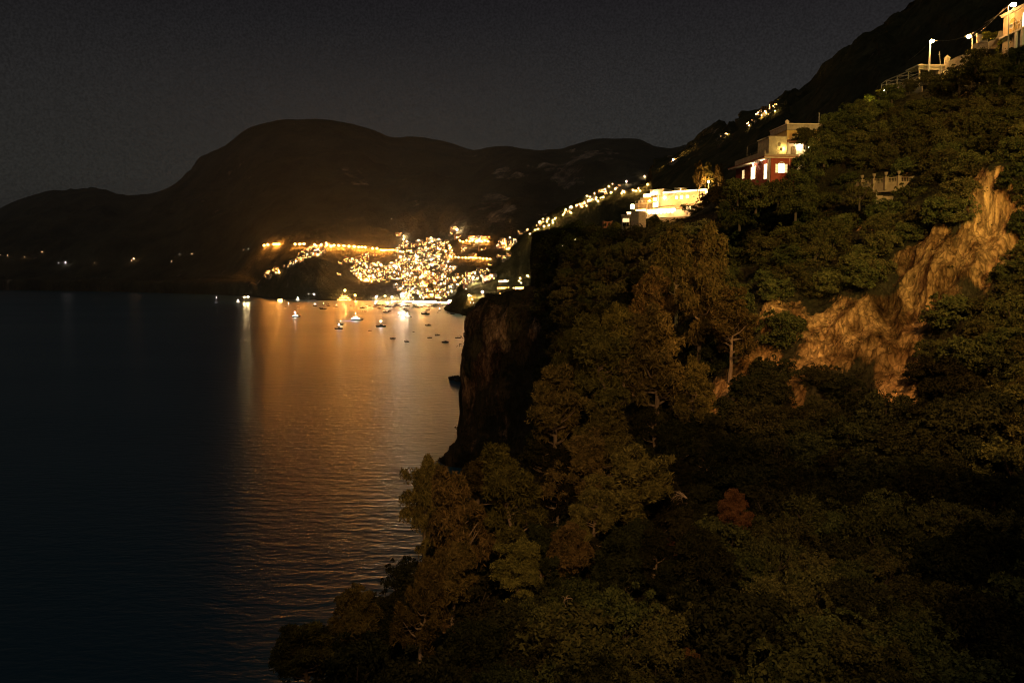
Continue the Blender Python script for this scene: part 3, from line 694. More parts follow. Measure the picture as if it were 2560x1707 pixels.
# the black wood running down to the water at the lower left
cnt = 0; pl2 = []
for t_ in range(6000):
    if cnt >= 60: break
    px = random.uniform(640, 1480); py = random.uniform(1330, 1800)
    hh = hit(px, py, ('hillside',))
    if hh is None or hh[0].z < 6: continue
    d = hh[0].y; cr_ = random.uniform(4.2, 6.2); s_ = cr_*F/d
    if hh[0].y > 140 or any((px-a)**2 + ((py-b)*1.2)**2 < (.42*(s_+c))**2*.8 for a, b, c in pl2): continue
    if any(abs(px-a[0]) < a[2]*.45 and a[1]-a[3]*.2 < py - s_*.5 < a[1]+a[3]*.55 for a in pine_list): continue
    if py - s_*.75 < np.interp(px, [600, 690, 800, 960, 1000, 1060, 1200], [1680, 1610, 1480, 1390, 1300, 1215, 1190]): continue
    if any(abs(px-r_[0]) < r_[2]+s_*.2 and -s_*.1 < (py-r_[1]) < s_*.7+r_[3] for r_ in [(1500,1580,50,35),(1130,1570,25,40)]): continue
    pl2.append((px, py, s_)); cnt += 1; sc = cr_/5.2
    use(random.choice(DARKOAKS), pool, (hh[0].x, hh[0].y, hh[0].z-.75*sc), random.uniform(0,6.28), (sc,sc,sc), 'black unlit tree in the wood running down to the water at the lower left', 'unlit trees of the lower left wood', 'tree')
print('black wood', cnt)
# crowns that stand in front of the villa, the hotel and the terrace (photo px: centre, size, depth)
fronts = [(1845,478,70,158,'hedge-like oak directly under the lower left corner of the red villa'),(1890,492,80,156,'oak in front of the red villa, below its french windows'),(1945,487,80,156,'oak below the arched window of the red villa'),(1998,462,74,157,'oak hiding the right wall of the red villa'),(2022,418,80,160,'oak standing right beside the red villa and its upper house'),(2012,345,54,168,'dark umbrella-shaped tree in front of the yellow house'),(2062,375,80,164,'oak rising to the right of the yellow house'),(2085,335,70,170,'oak at the right end of the yellow house roof'),(1990,505,90,154,'wide oak below and right of the red villa'),(1850,530,90,160,'broad oak on the slope left below the red villa'),(1800,490,60,240,'dim oak between the hotel and the red villa'),
 (1742,528,46,348,'dark oak in front of the right half of the hotel'),(1712,519,22,372,'ragged shrub against the lit hotel terrace'),(1765,505,44,345,'dark oak under the bluish end wall of the hotel'),(1790,486,40,330,'dark oak at the right edge of the hotel'),(1695,568,46,345,'dark oak under the hotel arcade'),(1650,592,46,340,'oak at the foot of the hotel terrace wall, left'),(1612,604,44,345,'oak between the round tower and the hotel terrace'),(1575,598,34,366,'small oak hiding the foot of the round tower'),
 (2150,490,70,146,'oak left of the pale garden wall'),(2280,498,90,145,'oak right of the pale garden wall'),(2210,535,80,142,'oak below the pale garden wall'),(2345,470,90,146,'oak at the right end of the balustrade'),(2120,455,60,160,'oak at the left end of the balustrade'),(2190,420,80,162,'oak behind the left half of the balustrade'),(2270,405,90,160,'oak behind the right half of the balustrade'),
 (2315,195,34,174,'dark tree under the beam of the pergola house'),(2275,215,40,176,'dark tree inside the near end of the pergola'),(2360,215,60,172,'bush-like tree in front of the chimney tower'),(2440,150,60,160,'dark tree against the brown retaining wall'),(2400,195,70,165,'tree below the retaining wall'),(2500,170,80,150,'tree under the stone wall of the arched house'),(2548,135,50,146,'dark tree at the frame edge below the arched house'),(2230,235,50,174,'low tree below the long pergola wall')]
for (x, y, w_, d, lb) in fronts:
    c_ = P(x, y, d); sc = w_*d/F/5.2
    use(random.choice(OAKS), pool, (c_.x, c_.y, c_.z - 2.1*sc), random.uniform(0, 6.28), (sc, sc, sc), lb, None, 'tree')

# ---- undergrowth: one mass of low scrub nobody could count
v = []
for i in range(6200):
    px = random.uniform(620, 2950); py = random.uniform(200, 1760)
    if rockw(px, py) and random.random() < .86: continue
    hh = hit(px, py)
    if hh is None or hh[2] not in ('hillside', 'sea_cliff'): continue
    if blocked(px, py, 4): continue
    d = hh[0].y; p = hh[0]
    if hh[2] == 'sea_cliff' and (hh[1].z < .25 and random.random() < .75): continue
    r_ = random.uniform(.5, 1.3) * (1 if d < 130 else (1.5 if d < 250 else 2.4))
    nl = 34; lf = .13 if d < 130 else (.2 if d < 250 else .36)
    v.append(clump((p.x, p.y, p.z + r_*.25), r_, nl, lf, .5, (1,1,.65), .4, .4))
o = bpy.data.objects.new('undergrowth', mesh_quads('undergrowth', np.concatenate(v), M_under)); COL.objects.link(o)
tag(o, 'low dark scrub and ground cover spread over the whole hillside', 'undergrowth', None, 'stuff')
# ------------------------------------------------------------------ the town across the bay
W_town = surf_mat('town plaster', (.10,.085,.065), (.19,.16,.13), .35, .9)
W_pink = surf_mat('rose plaster', (.18,.10,.07), (.28,.17,.12), .35, .9)
W_ochre = surf_mat('ochre plaster', (.14,.10,.05), (.23,.16,.08), .35, .9)
W_white = surf_mat('white plaster', (.17,.155,.135), (.28,.26,.23), .35, .9)
R_tile = surf_mat('terracotta roof', (.16,.07,.04), (.30,.13,.07), 1.5, .9)
G_dark = surf_mat('unlit glass', (.01,.012,.015), (.02,.022,.025), 1, .15)
G_warm = glow_mat('lit window warm', (1.0, .52, .16), 15, True)
G_gold = glow_mat('lit window golden', (1.0, .43, .09), 16, True)
G_cool = glow_mat('lit window pale', (1.0, .70, .36), 14, True)
G_lamp = glow_mat('sodium lamp glow', (1.0, .34, .05), 5600)
G_lampw = glow_mat('white lamp glow', (1.0, .70, .42), 3600)
G_lampy = glow_mat('yellow lamp glow', (1.0, .50, .12), 4500)
M_pole = surf_mat('painted lamp pole', (.20,.19,.17), (.30,.28,.25), 4, .6)
M_stone = surf_mat('old stone', (.22,.18,.13), (.42,.35,.26), 1.2, .95, .5, 5, .05)
M_iron = surf_mat('dark iron', (.03,.03,.03), (.07,.065,.06), 6, .6)

def house_mesh(mb, o, rz, Wd, st, dp, r, style, base=5.0):
    """one house: walls(0) roof(1) dark panes(2) lit panes(3,4) ; o origin, rz turn"""
    c, s = math.cos(rz), math.sin(rz)
    def T(x, y, z): return (o[0] + x*c - y*s, o[1] + x*s + y*c, o[2] + z)
    def bx(x0, y0, z0, x1, y1, z1, mi):
        vs = [T(x0,y0,z0),T(x1,y0,z0),T(x1,y1,z0),T(x0,y1,z0),T(x0,y0,z1),T(x1,y0,z1),T(x1,y1,z1),T(x0,y1,z1)]
        mb.add(vs, [(0,3,2,1),(4,5,6,7),(0,1,5,4),(1,2,6,5),(2,3,7,6),(3,0,4,7)], mi)
    hh = st * 3.1; w2 = Wd/2
    bx(-w2, 0, -base, w2, dp, hh, 0)
    bx(-w2-.15, -.15, hh, w2+.15, .1, hh+.7, 0); bx(-w2-.15, dp-.1, hh, w2+.15, dp+.15, hh+.7, 0)
    bx(-w2-.15, .1, hh, -w2+.1, dp-.1, hh+.7, 0); bx(w2-.1, .1, hh, w2+.15, dp-.1, hh+.7, 0)
    if style % 3 == 1:   # barrel or hipped roof
        vs = [T(-w2*.8, dp*.2, hh+.02), T(w2*.8, dp*.2, hh+.02), T(w2*.8, dp*.9, hh+.02), T(-w2*.8, dp*.9, hh+.02), T(-w2*.5, dp*.55, hh+1.9), T(w2*.5, dp*.55, hh+1.9)]
        mb.add(vs, [(0,1,5,4),(2,3,4,5),(1,2,5),(3,0,4)], 1)
    if style % 3 == 2:   # set back upper room
        bx(-w2*.6, dp*.35, hh, w2*.3, dp*.95, hh+2.8, 0)
        if r.random() < .7: bx(-w2*.35, dp*.35-.05, hh+.6, -w2*.05, dp*.35, hh+2.1, 3)
    # terrace with its bright strip
    if style % 2 == 0:
        bx(-w2-1.0, -3.2, -base, w2*.7, -.02, -.3, 0); bx(-w2-1.0, -3.25, -.3, w2*.7, -3.05, .7, 0)
        if r.random() < .55: bx(-w2*.8, -.1, 1.9, w2*.5, -.03, 2.5, 4)
    nwin = max(2, int(Wd/2.9))
    for f in range(st):
        for k in range(nwin):
            x = -w2 + Wd*(k+.5)/nwin; z = f*3.1 + .9
            lit = r.random() < (.32 if f else .4)
            ww = .55 if r.random() < .7 else .85
            hgt = 1.35 if r.random() < .6 else 1.9
            mi = (3 if r.random() < .6 else 4) if lit else 2
            bx(x-ww, -.06, z, x+ww, -.02, z+hgt, mi)
            if lit and f and r.random() < .3: bx(x-ww-.5, -.9, z-.5, x+ww+.5, -.02, z-.35, 0)
        for sd in (-1, 1):
            for y in (dp*.3, dp*.7):
                if r.random() < .4:
                    x = sd*(w2+.04); bx(min(x, sd*(w2+.01)), y-.5, f*3.1+.9, max(x, sd*(w2+.01)), y+.5, f*3.1+2.2, 3)

HP = []
for i in range(12):
    r = random.Random(100+i); mb = MB()
    Wd = [11, 14, 9, 17, 12, 20, 10, 13, 15, 8, 24, 16][i]; st = [2,3,2,3,4,3,1,2,4,3,3,2][i]
    house_mesh(mb, (0,0,0), 0, Wd, st, r.uniform(7, 10), r, i)
    wm = [W_town, W_white, W_pink, W_ochre][i % 4]; ga, gb = [(G_warm,G_gold),(G_gold,G_warm),(G_cool,G_gold)][i % 3]
    me = mb.build('town_house', [wm, R_tile, G_dark, ga, gb]).data
    bpy.data.objects.remove(bpy.data.objects['town_house'] if 'town_house' in bpy.data.objects else None)
    HP.append(me)

def put_house(px, py, label, group, k=None, s=1.0, only=('mountain','spur_slope','right_mountain'), jit=.6):
    h = hit(px, py, only)
    if h is None: return None
    o = bpy.data.objects.new('town_house', HP[random.randrange(12) if k is None else k]); COL.objects.link(o)
    loc = h[0]; ang = math.atan2(-loc.x, loc.y)*-1
    o.location = loc; o.rotation_euler = (0, 0, -ang*0 + random.uniform(-jit, jit)); o.scale = (s, s, s)
    return tag(o, label, 'house', group)

def in_poly(x, y, poly):
    c = False; n = len(poly)
    for i in range(n):
        x1, y1 = poly[i]; x2, y2 = poly[(i+1) % n]
        if (y1 > y) != (y2 > y) and x < (x2-x1)*(y-y1)/(y2-y1)+x1: c = not c
    return c
CL = [  # polygon, individuals, extra in the mass, label, group
 ([(985,635),(1010,612),(1060,602),(1105,600),(1125,615),(1135,640),(1120,655),(1050,652),(1000,660)], 50, 60, 'small lit house in the upper rows of the packed hillside town', 'houses high in the town'),
 ([(960,660),(1000,650),(1050,648),(1125,655),(1140,680),(1100,700),(1040,705),(985,700),(955,690)], 62, 110, 'small lit house in the dense bright middle of the hillside town', 'houses in the middle of the town'),
 ([(1010,705),(1060,702),(1120,700),(1150,700),(1140,722),(1120,745),(1030,748),(1000,742),(990,715)], 40, 70, 'small lit house just above the bright beach front', 'houses above the beach'),
 ([(875,655),(905,640),(930,632),(945,650),(945,668),(1000,672),(1000,698),(950,705),(900,704),(878,688)], 52, 60, 'small lit house in the left cluster of the town beside the main hill of lights', 'houses of the left quarter'),
 ([(745,650),(755,632),(780,620),(815,612),(812,622),(795,640),(770,645)], 22, 30, 'small lit house on the ridge crest under the row of orange road lamps', 'houses on the left crest'),
 ([(662,693),(670,685),(700,672),(725,660),(745,648),(748,656),(730,668),(700,680),(680,695)], 14, 14, 'small house in the thin chain of lights running down the left ridge', 'houses down the left ridge'),
 ([(1140,690),(1180,690),(1232,672),(1240,700),(1190,704),(1150,722)], 14, 20, 'small lit house at the right end of the town above the dark headland', 'houses at the right end of town'),
 ([(1238,605),(1270,598),(1285,605),(1290,618),(1262,625),(1245,618)], 9, 6, 'small house in the right-hand knot of yellow lights on the upper road', 'houses on the upper road'),
]
mass = [MB(), MB(), MB()]
nh = 0
for poly, ni, ne, lb, gp in CL:
    xs = [p[0] for p in poly]; ys = [p[1] for p in poly]; k = 0; e = 0; pts = []
    for t in range(60000):
        if k >= ni and e >= ne: break
        x = random.uniform(min(xs), max(xs)); y = random.uniform(min(ys), max(ys))
        if not in_poly(x, y, poly): continue
        if noise.noise(Vector((x/17, y/6.5, 3.3)))*.8 + noise.noise(Vector((x/6, y/4, 9.1)))*.5 < -.12 + random.uniform(-.1,.1): continue
        if k < ni:
            if any(abs(x-a) < 5.5 and abs(y-b) < 3.2 for a, b in pts) and t < 4000: continue
            pts.append((x, y)); put_house(x, y, lb, gp); k += 1; nh += 1
        else:
            h = hit(x, y, ('mountain','spur_slope')); r = random.Random(random.random())
            if h is None: continue
            house_mesh(mass[e % 3], h[0], random.uniform(-.7,.7), r.uniform(7, 15), r.choice([1,2,2,3]), 7, r, r.randrange(6)); e += 1
for i, (mb, wm, a, b) in enumerate(zip(mass, (W_town, W_pink, W_white), (G_warm, G_gold, G_cool), (G_gold, G_warm, G_gold))):
    o = mb.build('distant_houses', [wm, R_tile, G_dark, a, b])
    tag(o, ['countless tiny lit houses crammed between the larger houses of the town', 'countless tiny rose houses crammed through the town', 'countless tiny white houses crammed through the town'][i], 'houses', None, 'stuff')
print('houses', nh)

# lone houses outside the packed town
lone = [(1185,600,'lit house on the upper road right of the town top'),(1200,603,'bright lit building on the upper road right of the town'),(1215,601,'lit building next to the brightest house on the upper road'),
 (1140,575,'white floodlit house alone above the town'),(1128,586,'yellow lit house beneath the white floodlit house'),(1145,595,'lit house between the town top and the white floodlit house'),
 (1207,626,'single lit house on the dark slope between the two roads'),(1160,628,'lit house on the dark slope left of the single lit house'),
 (1300,583,'bright house above the bend of the light string'),(1303,587,'lower of two bright houses by the bend of the light string'),
 (848,688,'long lit villa alone on the dark slope left of town'),(862,655,'lit hillside house above the long lit villa'),(850,660,'small house left of the lit hillside house'),
 (1225,665,'lit house by the lower road end'),(1180,645,'house on the lower road line of lamps'),(1250,643,'terraced building on the lower road to the right'),(1265,648,'lower terraced building by the right road'),(1275,642,'rightmost building on the lower road'),
 (995,590,'lone lit house left above the town'),(1008,612,'lone house on the road bend left of the town top')]
for px, py, lb in lone: put_house(px, py, lb, None, k=random.choice([0,3,4,10,11]), s=1.15)

# ---- street lamps: one of each colour, then copies with their parts
def make_lamp(glow, hgt=7.0, rad=.62):
    t = thing('street_lamp', 'street lamp', 'street lamp')
    mb = MB(); mb.lathe([(.22,0),(.22,.4),(.10,.6),(.07,hgt)], n=8); mb.path([(0,0,hgt),(.3,-.5,hgt+.4),(.4,-1.1,hgt+.35)],[.06,.05,.05],6); mb.build('pole', M_pole, t)
    mb = MB(); mb.ball((.4,-1.3,hgt+.18), rad, 7, 0, .6); mb.build('lamp_head', glow, t)
    return t
G_faint = glow_mat('faint amber lamp glow', (1.0,.55,.25), 110)
G_faintw = glow_mat('faint white lamp glow', (1.0,.9,.8), 130)
G_pier = glow_mat('pier lamp glow', (1.0,.70,.30), 1300)
G_weak = glow_mat('small yellow lamp glow', (1.0, .56, .16), 1300)
LP = {'q': make_lamp(G_weak), 'p': make_lamp(G_pier), 'f': make_lamp(G_faint), 'v': make_lamp(G_faintw), 'o': make_lamp(G_lamp), 'w': make_lamp(G_lampw), 'y': make_lamp(G_lampy)}
def lamp(px, py, kind, label, group=None, s=1.0, only=('mountain','spur_slope','right_mountain')):
    h = hit(px, py, only)
    if h is None: return
    hh = 7.3*s*F/h[3]
    h = hit(px, py + hh, only) or h
    return use(LP[kind], pool, h[0], random.uniform(-.4,.4), (s,s,s), label, group, 'street lamp')
rl = [(95,335),(140,328),(207,322),(235,318),(262,320),(447,320),(500,320),(556,320),(675,328),(752,328),(815,333),(868,345),(897,338),(955,340),(1013,343),(1073,346),(1130,349),(1182,352),(1222,354),(1262,355),(1345,367),(1395,372)]
for i, (x, y) in enumerate(rl):
    lamp(640+x/4.611, 540+y/4.611+1, 'o', 'orange street lamp in the long level row on the coast road' if i > 4 else 'orange street lamp in the short row at the left end of the coast road', 'lamps of the coast road' if i > 4 else 'lamps at the left end of the coast road', 1.45)
for i in range(34):
    x = 952 + i*2.6 if i < 14 else 1150 + (i-14)*3.9
    y = (625 + (i % 3)*.5) if i < 14 else (604 - (i % 4)*1.3)
    if i % 2 == 0: lamp(x, y, 'o', 'small orange lamp on the upper road either side of the town top', 'lamps of the upper road', .8)
for i in range(13): lamp(1120 + i*8.8, 642 + i*.4, 'o' if i % 3 else 'q', 'small orange lamp on the lower road to the right of town', 'lamps of the lower road', .55 + .3*(i % 2))
sp_l = [(852,298),(885,298),(918,300),(945,325),(965,345),(888,342),(830,355),(780,372),(747,383),(695,408),(633,430),(622,462),(692,464),(608,484),(402,525),(454,525),(525,520),(497,540),(412,603),(462,590),(350,628),(320,640),(300,655),(265,678),(1145,215),(1075,190),(1040,215),(1090,200),(1100,258),(935,262),(1227,235),(1240,250),(1210,262),(1330,230),(1360,238),(1400,235),(1385,215),(1120,165),(1020,300),(990,310),(850,390),(805,400),(440,550),(500,565)]
for i, (x, y) in enumerate(sp_l):
    lamp(1260+x/4.127, 420+y/4.127, 'q', 'yellow lamp in the slanting string of lights climbing the spur', 'lamps of the slanting light string', .5 if i % 2 else .72)
for i in range(42):
    t = random.random(); x = 1290 + 270*t; y = 592 - 130*t**.95 + random.uniform(-3, 7)
    if i < 32: put_house(x, y, 'small house in the slanting string of lights on the spur', 'houses of the slanting light string', k=random.choice([2,6,9,0]), s=.45 if i % 2 else .65)
put_house(1508, 481, 'long bright terraced hotel within the slanting light string', None, k=10, s=1.0)
lamp(1566, 455, 'w', 'white lamp at the upper end of the slanting light string', None, 1.0); lamp(1611, 441, 'w', 'lone white lamp on the dark slope left of the bright hotel', None, .7)
lamp(1618, 461, 'y', 'yellow lamp on the slope just above the bright hotel roof', None, .6)
# town lamps
tl = [(1008,735,'w',3.2,'strongest white floodlight at the left end of the beach'),(979,742,'w',1.6,'white lamp left of the strongest floodlight by the water'),(941,742,'w',1.6,'white lamp by the water at the left harbour end'),
 (918,700,'o',1.0,None),(861,726,'y',1.8,'bright lamp on top of the shore fort'),(888,738,'o',1.2,'orange lamp right of the shore fort'),(963,740,'y',.9,None),(1009,598,'w',1.0,None),(1009,590,'w',1.1,'white lamp alone above the left of town'),(1142,574,'w',1.7,'white lamp at the house high above town'),
 (1055,690,'y',1.8,None),(985,665,'w',1.6,None),(952,662,'y',1.7,None),(1040,640,'w',1.2,None),(1172,738,'y',1.5,'lone yellow lamp on the dark headland right of the beach'),(1206,730,'w',1.3,'pair lamp on the dark headland top'),(1183,694,'w',1.7,'white lamp at the right end of the town'),(1192,602,'w',1.6,None)]
for x, y, k, s, lb in tl: lamp(x, y, k, lb or 'bright lamp among the houses of the town', None if lb else 'brighter lamps inside the town', s)
n = 0
for t in range(4000):
    if n >= 120: break
    c = random.choices(range(8), weights=[20,30,22,18,6,3,6,2])[0]; poly = CL[c][0]; xs = [p[0] for p in poly]; ys = [p[1] for p in poly]
    x = random.uniform(min(xs), max(xs)); y = random.uniform(min(ys), max(ys))
    if in_poly(x, y, poly):
        lamp(x, y, random.choice('oyyw'), 'small lamp among the houses of the town', 'small lamps inside the town', random.uniform(.4, .8)); n += 1
# left coast
lc = [(3,637,'f',.7),(20,639,'f',.7),(62,642,'f',.9),(75,644,'f',.6),(106,630,'f',.8),(146,657,'v',.4),(165,657,'v',1.8),(237,657,'f',.7),(335,647,'f',1.7),(329,652,'f',.6),(448,636,'v',.55),(452,636,'f',.45),(480,635,'f',.6),(608,624,'f',.6),(620,623,'v',.45),(430,655,'f',.3),(978,548,'v',.45),(1165,722,'f',.5),(1178,740,'v',.5),(1180,748,'f',.5),(1176,756,'f',.6),(1184,757,'f',.6)]
for i, (x, y, k, s) in enumerate(lc):
    lb = {6: 'brightest white lamp on the far left shore road', 8: 'bright yellow lamp half way along the far left shore'}.get(i, 'tiny lamp on the dark far shore left of the town' if i < 16 else 'tiny lamp on a dark slope beside the town')
    lamp(x, y, k, lb, None if i in (6, 8) else ('lamps of the far left shore' if i < 16 else 'stray lamps beside the town'), s)
# houses and lamps on the right mountain
for i, (x, y, s) in enumerate([(1906,284,.8),(1918,281,.9),(1928,277,.8),(1935,272,.8),(1897,290,.7),(1912,292,.6),(1925,288,.6),(1873,313,.5),(1882,302,.4),(1889,308,.4),(1804,342,.4),(1816,337,.4)]):
    put_house(x, y, 'small lit house of the hamlet high on the dark right mountain' if i < 7 else 'faint little house below the hamlet on the dark right mountain', 'houses of the mountain hamlet' if i < 7 else 'faint houses below the hamlet', k=[0,3,11,4,2,9,6,2,6,9,6,2][i], s=s*.85)
for x, y in [(1903,290),(1915,283),(1930,262),(1872,315),(1936,278),(1816,336)]:
    lamp(x, y, 'q', 'small orange lamp in the hamlet on the right mountain', 'lamps of the mountain hamlet', .45)

# ---- beach front: promenade buildings and their lights
def front(px0, px1, py, label, glow, hgt=5.0, n=5, name='beach_building', wall=W_white, y0=0):
    a = sea_pt(px0, py); b = sea_pt(px1, py); a.z = b.z = 0
    h1 = a; d = (b-a); ln = d.length; rz = math.atan2(d.y, d.x)
    t = thing(name, label, 'building', (a.x, a.y, y0), rz)
    mb = MB(); mb.box(0,0,-3,ln,9,hgt); mb.box(-.4,-2.5,-3,ln+.4,-.02,.6); mb.build('wall', wall, t)
    mb = MB(); mb.box(-.5,-2.6,hgt+.01,ln+.5,9.3,hgt+.35); mb.build('roof', R_tile, t)
    for k in range(n):
        x0 = ln*(k+.12)/n; x1 = ln*(k+.88)/n
        mb = MB(); mb.prism(arch(x0, x1, .7, hgt-.6, 7, min(1.2, (x1-x0)/2)), -.06, -.02); mb.build('window', glow, t)
    return t
G_front = glow_mat('restaurant light', (1.0,.60,.24), 38)
G_front2 = glow_mat('promenade light', (1.0,.66,.32), 45)
G_purple = glow_mat('violet club light', (.42,.10,1.0), 9)
front(1031,1056,757,'long brilliant restaurant front behind the beach', G_front2, 5.5, 9)
front(1058,1090,757.5,'widest glowing restaurant row on the beach', G_front2, 5.5, 11)
front(1092,1118,759,'glowing building at the right part of the beach', G_front, 5, 8)
front(1010,1029,756,'glowing quay building near the strongest floodlight', G_front, 5, 6)
front(1120,1138,761.5,'violet-lit club building at the right end of the beach', G_purple, 4, 6)
front(1120,1136,759.5,'amber storey behind the violet club building', G_front, 9, 5, y0=0)
front(980,1004,755,'low quay house with a few lit arches at the ferry pier', G_warm, 4, 5)
# shore fort (stepped building on the waterline)
a = sea_pt(842, 752); t = thing('shore_fort', 'stepped lit fort-like villa standing at the waterline', 'building', (a.x, a.y, 0), 0)
mb = MB(); mb.box(0,0,-4,38,14,5); mb.box(5,2,5,33,13,9.5); mb.box(11,4,9.5,27,12,14); mb.lathe([(3.4,14),(3.2,20),(3.9,20.2),(3.9,21.4)], (17,8,0), 14); mb.build('wall', W_ochre, t)
for z, x0, x1, n_ in ((1.2,1,37,11),(6.2,6,32,8),(10.6,12,26,5)):
    for k in range(n_):
        xx = x0 + (x1-x0)*(k+.5)/n_; mb = MB(); mb.prism(arch(xx-.9, xx+.9, z, z+2.4, 6), -.05+(0 if z < 5 else (2 if z < 10 else 4)), -.02+(0 if z < 5 else (2 if z < 10 else 4))); mb.build('window', G_gold, t)
# church dome in the middle
h = hit(1045, 735, ('mountain',)); t = thing('domed_church', 'pale domed church with bell tower above the beach', 'church', (h[0].x, h[0].y, h[0].z), -.2)
mb = MB(); mb.box(-9,0,-4,9,22,11); mb.build('wall', W_white, t)
mb = MB(); mb.lathe([(5.2,11),(5.2,14),(4.9,16.5),(3.8,19),(2,20.8),(.3,21.6),(.25,23)], (0,12,0), 18); mb.build('dome', surf_mat('tiled dome', (.22,.24,.12), (.42,.40,.2), 2, .4), t, True)
mb = MB(); mb.box(11,2,-4,15,6,20); mb.lathe([(1.9,20),(1.6,22.5),(.1,24)], (13,4,0), 8); mb.build('bell_tower', W_white, t)
mb = MB(); mb.prism(arch(-1.6,1.6,0,4.2), -.05,-.02); mb.build('door', G_front, t)
mb = MB(); mb.prism(arch(-.9,.9,6,8.6), -.05,-.02); mb.build('window', G_cool, t)
# beach strip
mb = MB(); pts = [sea_pt(x, y) for x, y in [(985,757.5),(1035,758.5),(1075,760),(1120,763.5),(1150,768),(1175,775),(1190,780)]]
top = [Vector((p.x+3, p.y+45, 0)) for p in pts]
vs = [(p.x, p.y, -.4) for p in pts] + [(p.x, p.y+6, .5) for p in pts] + [(p.x, p.y, 1.2) for p in top]; n_ = len(pts)
mb.add(vs, [(k, k+1, n_+k+1, n_+k) for k in range(n_-1)] + [(n_+k, n_+k+1, 2*n_+k+1, 2*n_+k) for k in range(n_-1)])
o = mb.build('beach', surf_mat('beach shingle', (.12,.11,.10), (.24,.22,.19), 1, .95)); o['kind'] = 'structure'
# twin-lamp pier
a = sea_pt(598, 757); b = sea_pt(626, 756)
t = thing('pier', 'low stone pier reaching out from the far left shore', 'pier', (a.x, a.y, 0), math.atan2(b.y-a.y, b.x-a.x))
ln = (b-a).length; mb = MB(); mb.box(0,0,-3,ln,4,1.1); mb.build('deck', M_stone, t)
[MB().box(ln*k/5, .2, 1.103, ln*k/5+.3, .5, 1.9).build('bollard', M_iron, t) for k in range(1,5)]
for x, lb in ((612,'left one of the two fierce lamps on the pier'),(620,'right one of the two fierce lamps on the pier')):
    p = sea_pt(x, 755.5); use(LP['p'], pool, (p.x, p.y, 1.0), 0, (1.75,)*3, lb, None, 'street lamp')
p = sea_pt(662, 755); front(694,706,755,'tiny lit boathouse at the water left of the boats', G_warm, 8, 3)

# ---- restaurant villas on the dark headland behind the sea cliff
def villa(px, py, w_, floors, label, glow, only=('spur_slope',), wall=W_ochre, step=1.5, name='terraced_villa'):
    h = hit(px, py, only)[0]; t = thing(name, label, 'villa', h[:], 0)
    for f in range(floors):
        y0 = f*step; ww = w_*(1-.10*f); z = f*3.4
        mb = MB(); mb.box(-ww/2, y0, z-(6 if f == 0 else 0), ww/2, y0+9, z+3.2); mb.build('wall', wall, t)
        mb = MB(); mb.box(-ww/2-.4, y0-1.2, z+3.21, ww/2+.4, y0+9.2, z+3.4); mb.build('terrace_slab', W_white, t)
        k = max(3, int(ww/3.2))
        for i in range(k):
            x = -ww/2 + ww*(i+.5)/k; mb = MB(); mb.prism(arch(x-1.15, x+1.15, z+.3, z+2.8, 6), y0-.06, y0-.02); mb.build('window', glow, t)
    return t
G_hot = glow_mat('hot orange restaurant light', (1.0,.40,.10), 30)
villa(1304, 727, 26, 2, 'brilliant orange-lit restaurant villa directly behind the sea cliff', G_hot)
villa(1260, 722, 26, 1, 'yellow-lit villa with a row of arches left of the orange-lit restaurant', G_gold)
villa(1260, 737, 18, 1, 'lower arcade with five bright openings beneath the yellow-lit villa', G_gold)
villa(1262, 705, 24, 1, 'lit building at the top of the headland under the dark red hillside', G_cool)
for x, y, lb in [(1262,701,'blue-white lamp over the headland top building'),(1303,707,'white lamp over the orange-lit restaurant')]: lamp(x, y, 'v', lb, None, 1.0)
for i, (x, y) in enumerate([(1315,690),(1318,688),(1322,691),(1300,695),(1297,702),(1302,696),(1283,720),(1306,728)]): lamp(x, y, 'q', 'tiny yellow lamp near the villas of the headland', 'garden lamps of the headland villas', .35)
# ---- rocks in the sea
def sea_rock(px, py, w_, h_, label, seed):
    r = random.Random(seed); p = sea_pt(px, py); t = bmesh.new(); bmesh.ops.create_icosphere(t, subdivisions=4, radius=1)
    for v_ in t.verts:
        q = v_.co*1.3 + Vector((seed*3.1,0,0)); k = .75 + .5*noise.fractal(q, .8, 2.2, 5) + .25*noise.cell(q*1.7)
        v_.co *= k; v_.co.x *= w_; v_.co.y *= w_*.7; v_.co.z = v_.co.z*h_
    me = bpy.data.meshes.new('sea_rock'); t.to_mesh(me); t.free(); me.materials.append(M_rockdark)
    o = bpy.data.objects.new('sea_rock', me); COL.objects.link(o); o.location = p; return tag(o, label, 'rock')
M_rockdark = surf_mat('wet sea rock', (.02,.018,.015), (.07,.055,.04), .5, .8, .6, 3, .2)
sea_rock(1131, 950, 3.0, 3.4, 'smaller pointed rock in the sea off the cliff foot', 1); sea_rock(1153, 953, 5.5, 4.5, 'larger jagged rock in the sea touching the cliff foot', 2)
sea_rock(1108, 1152, 4, 2.2, 'flat black rock shelf at the corner of the cliff foot', 3)
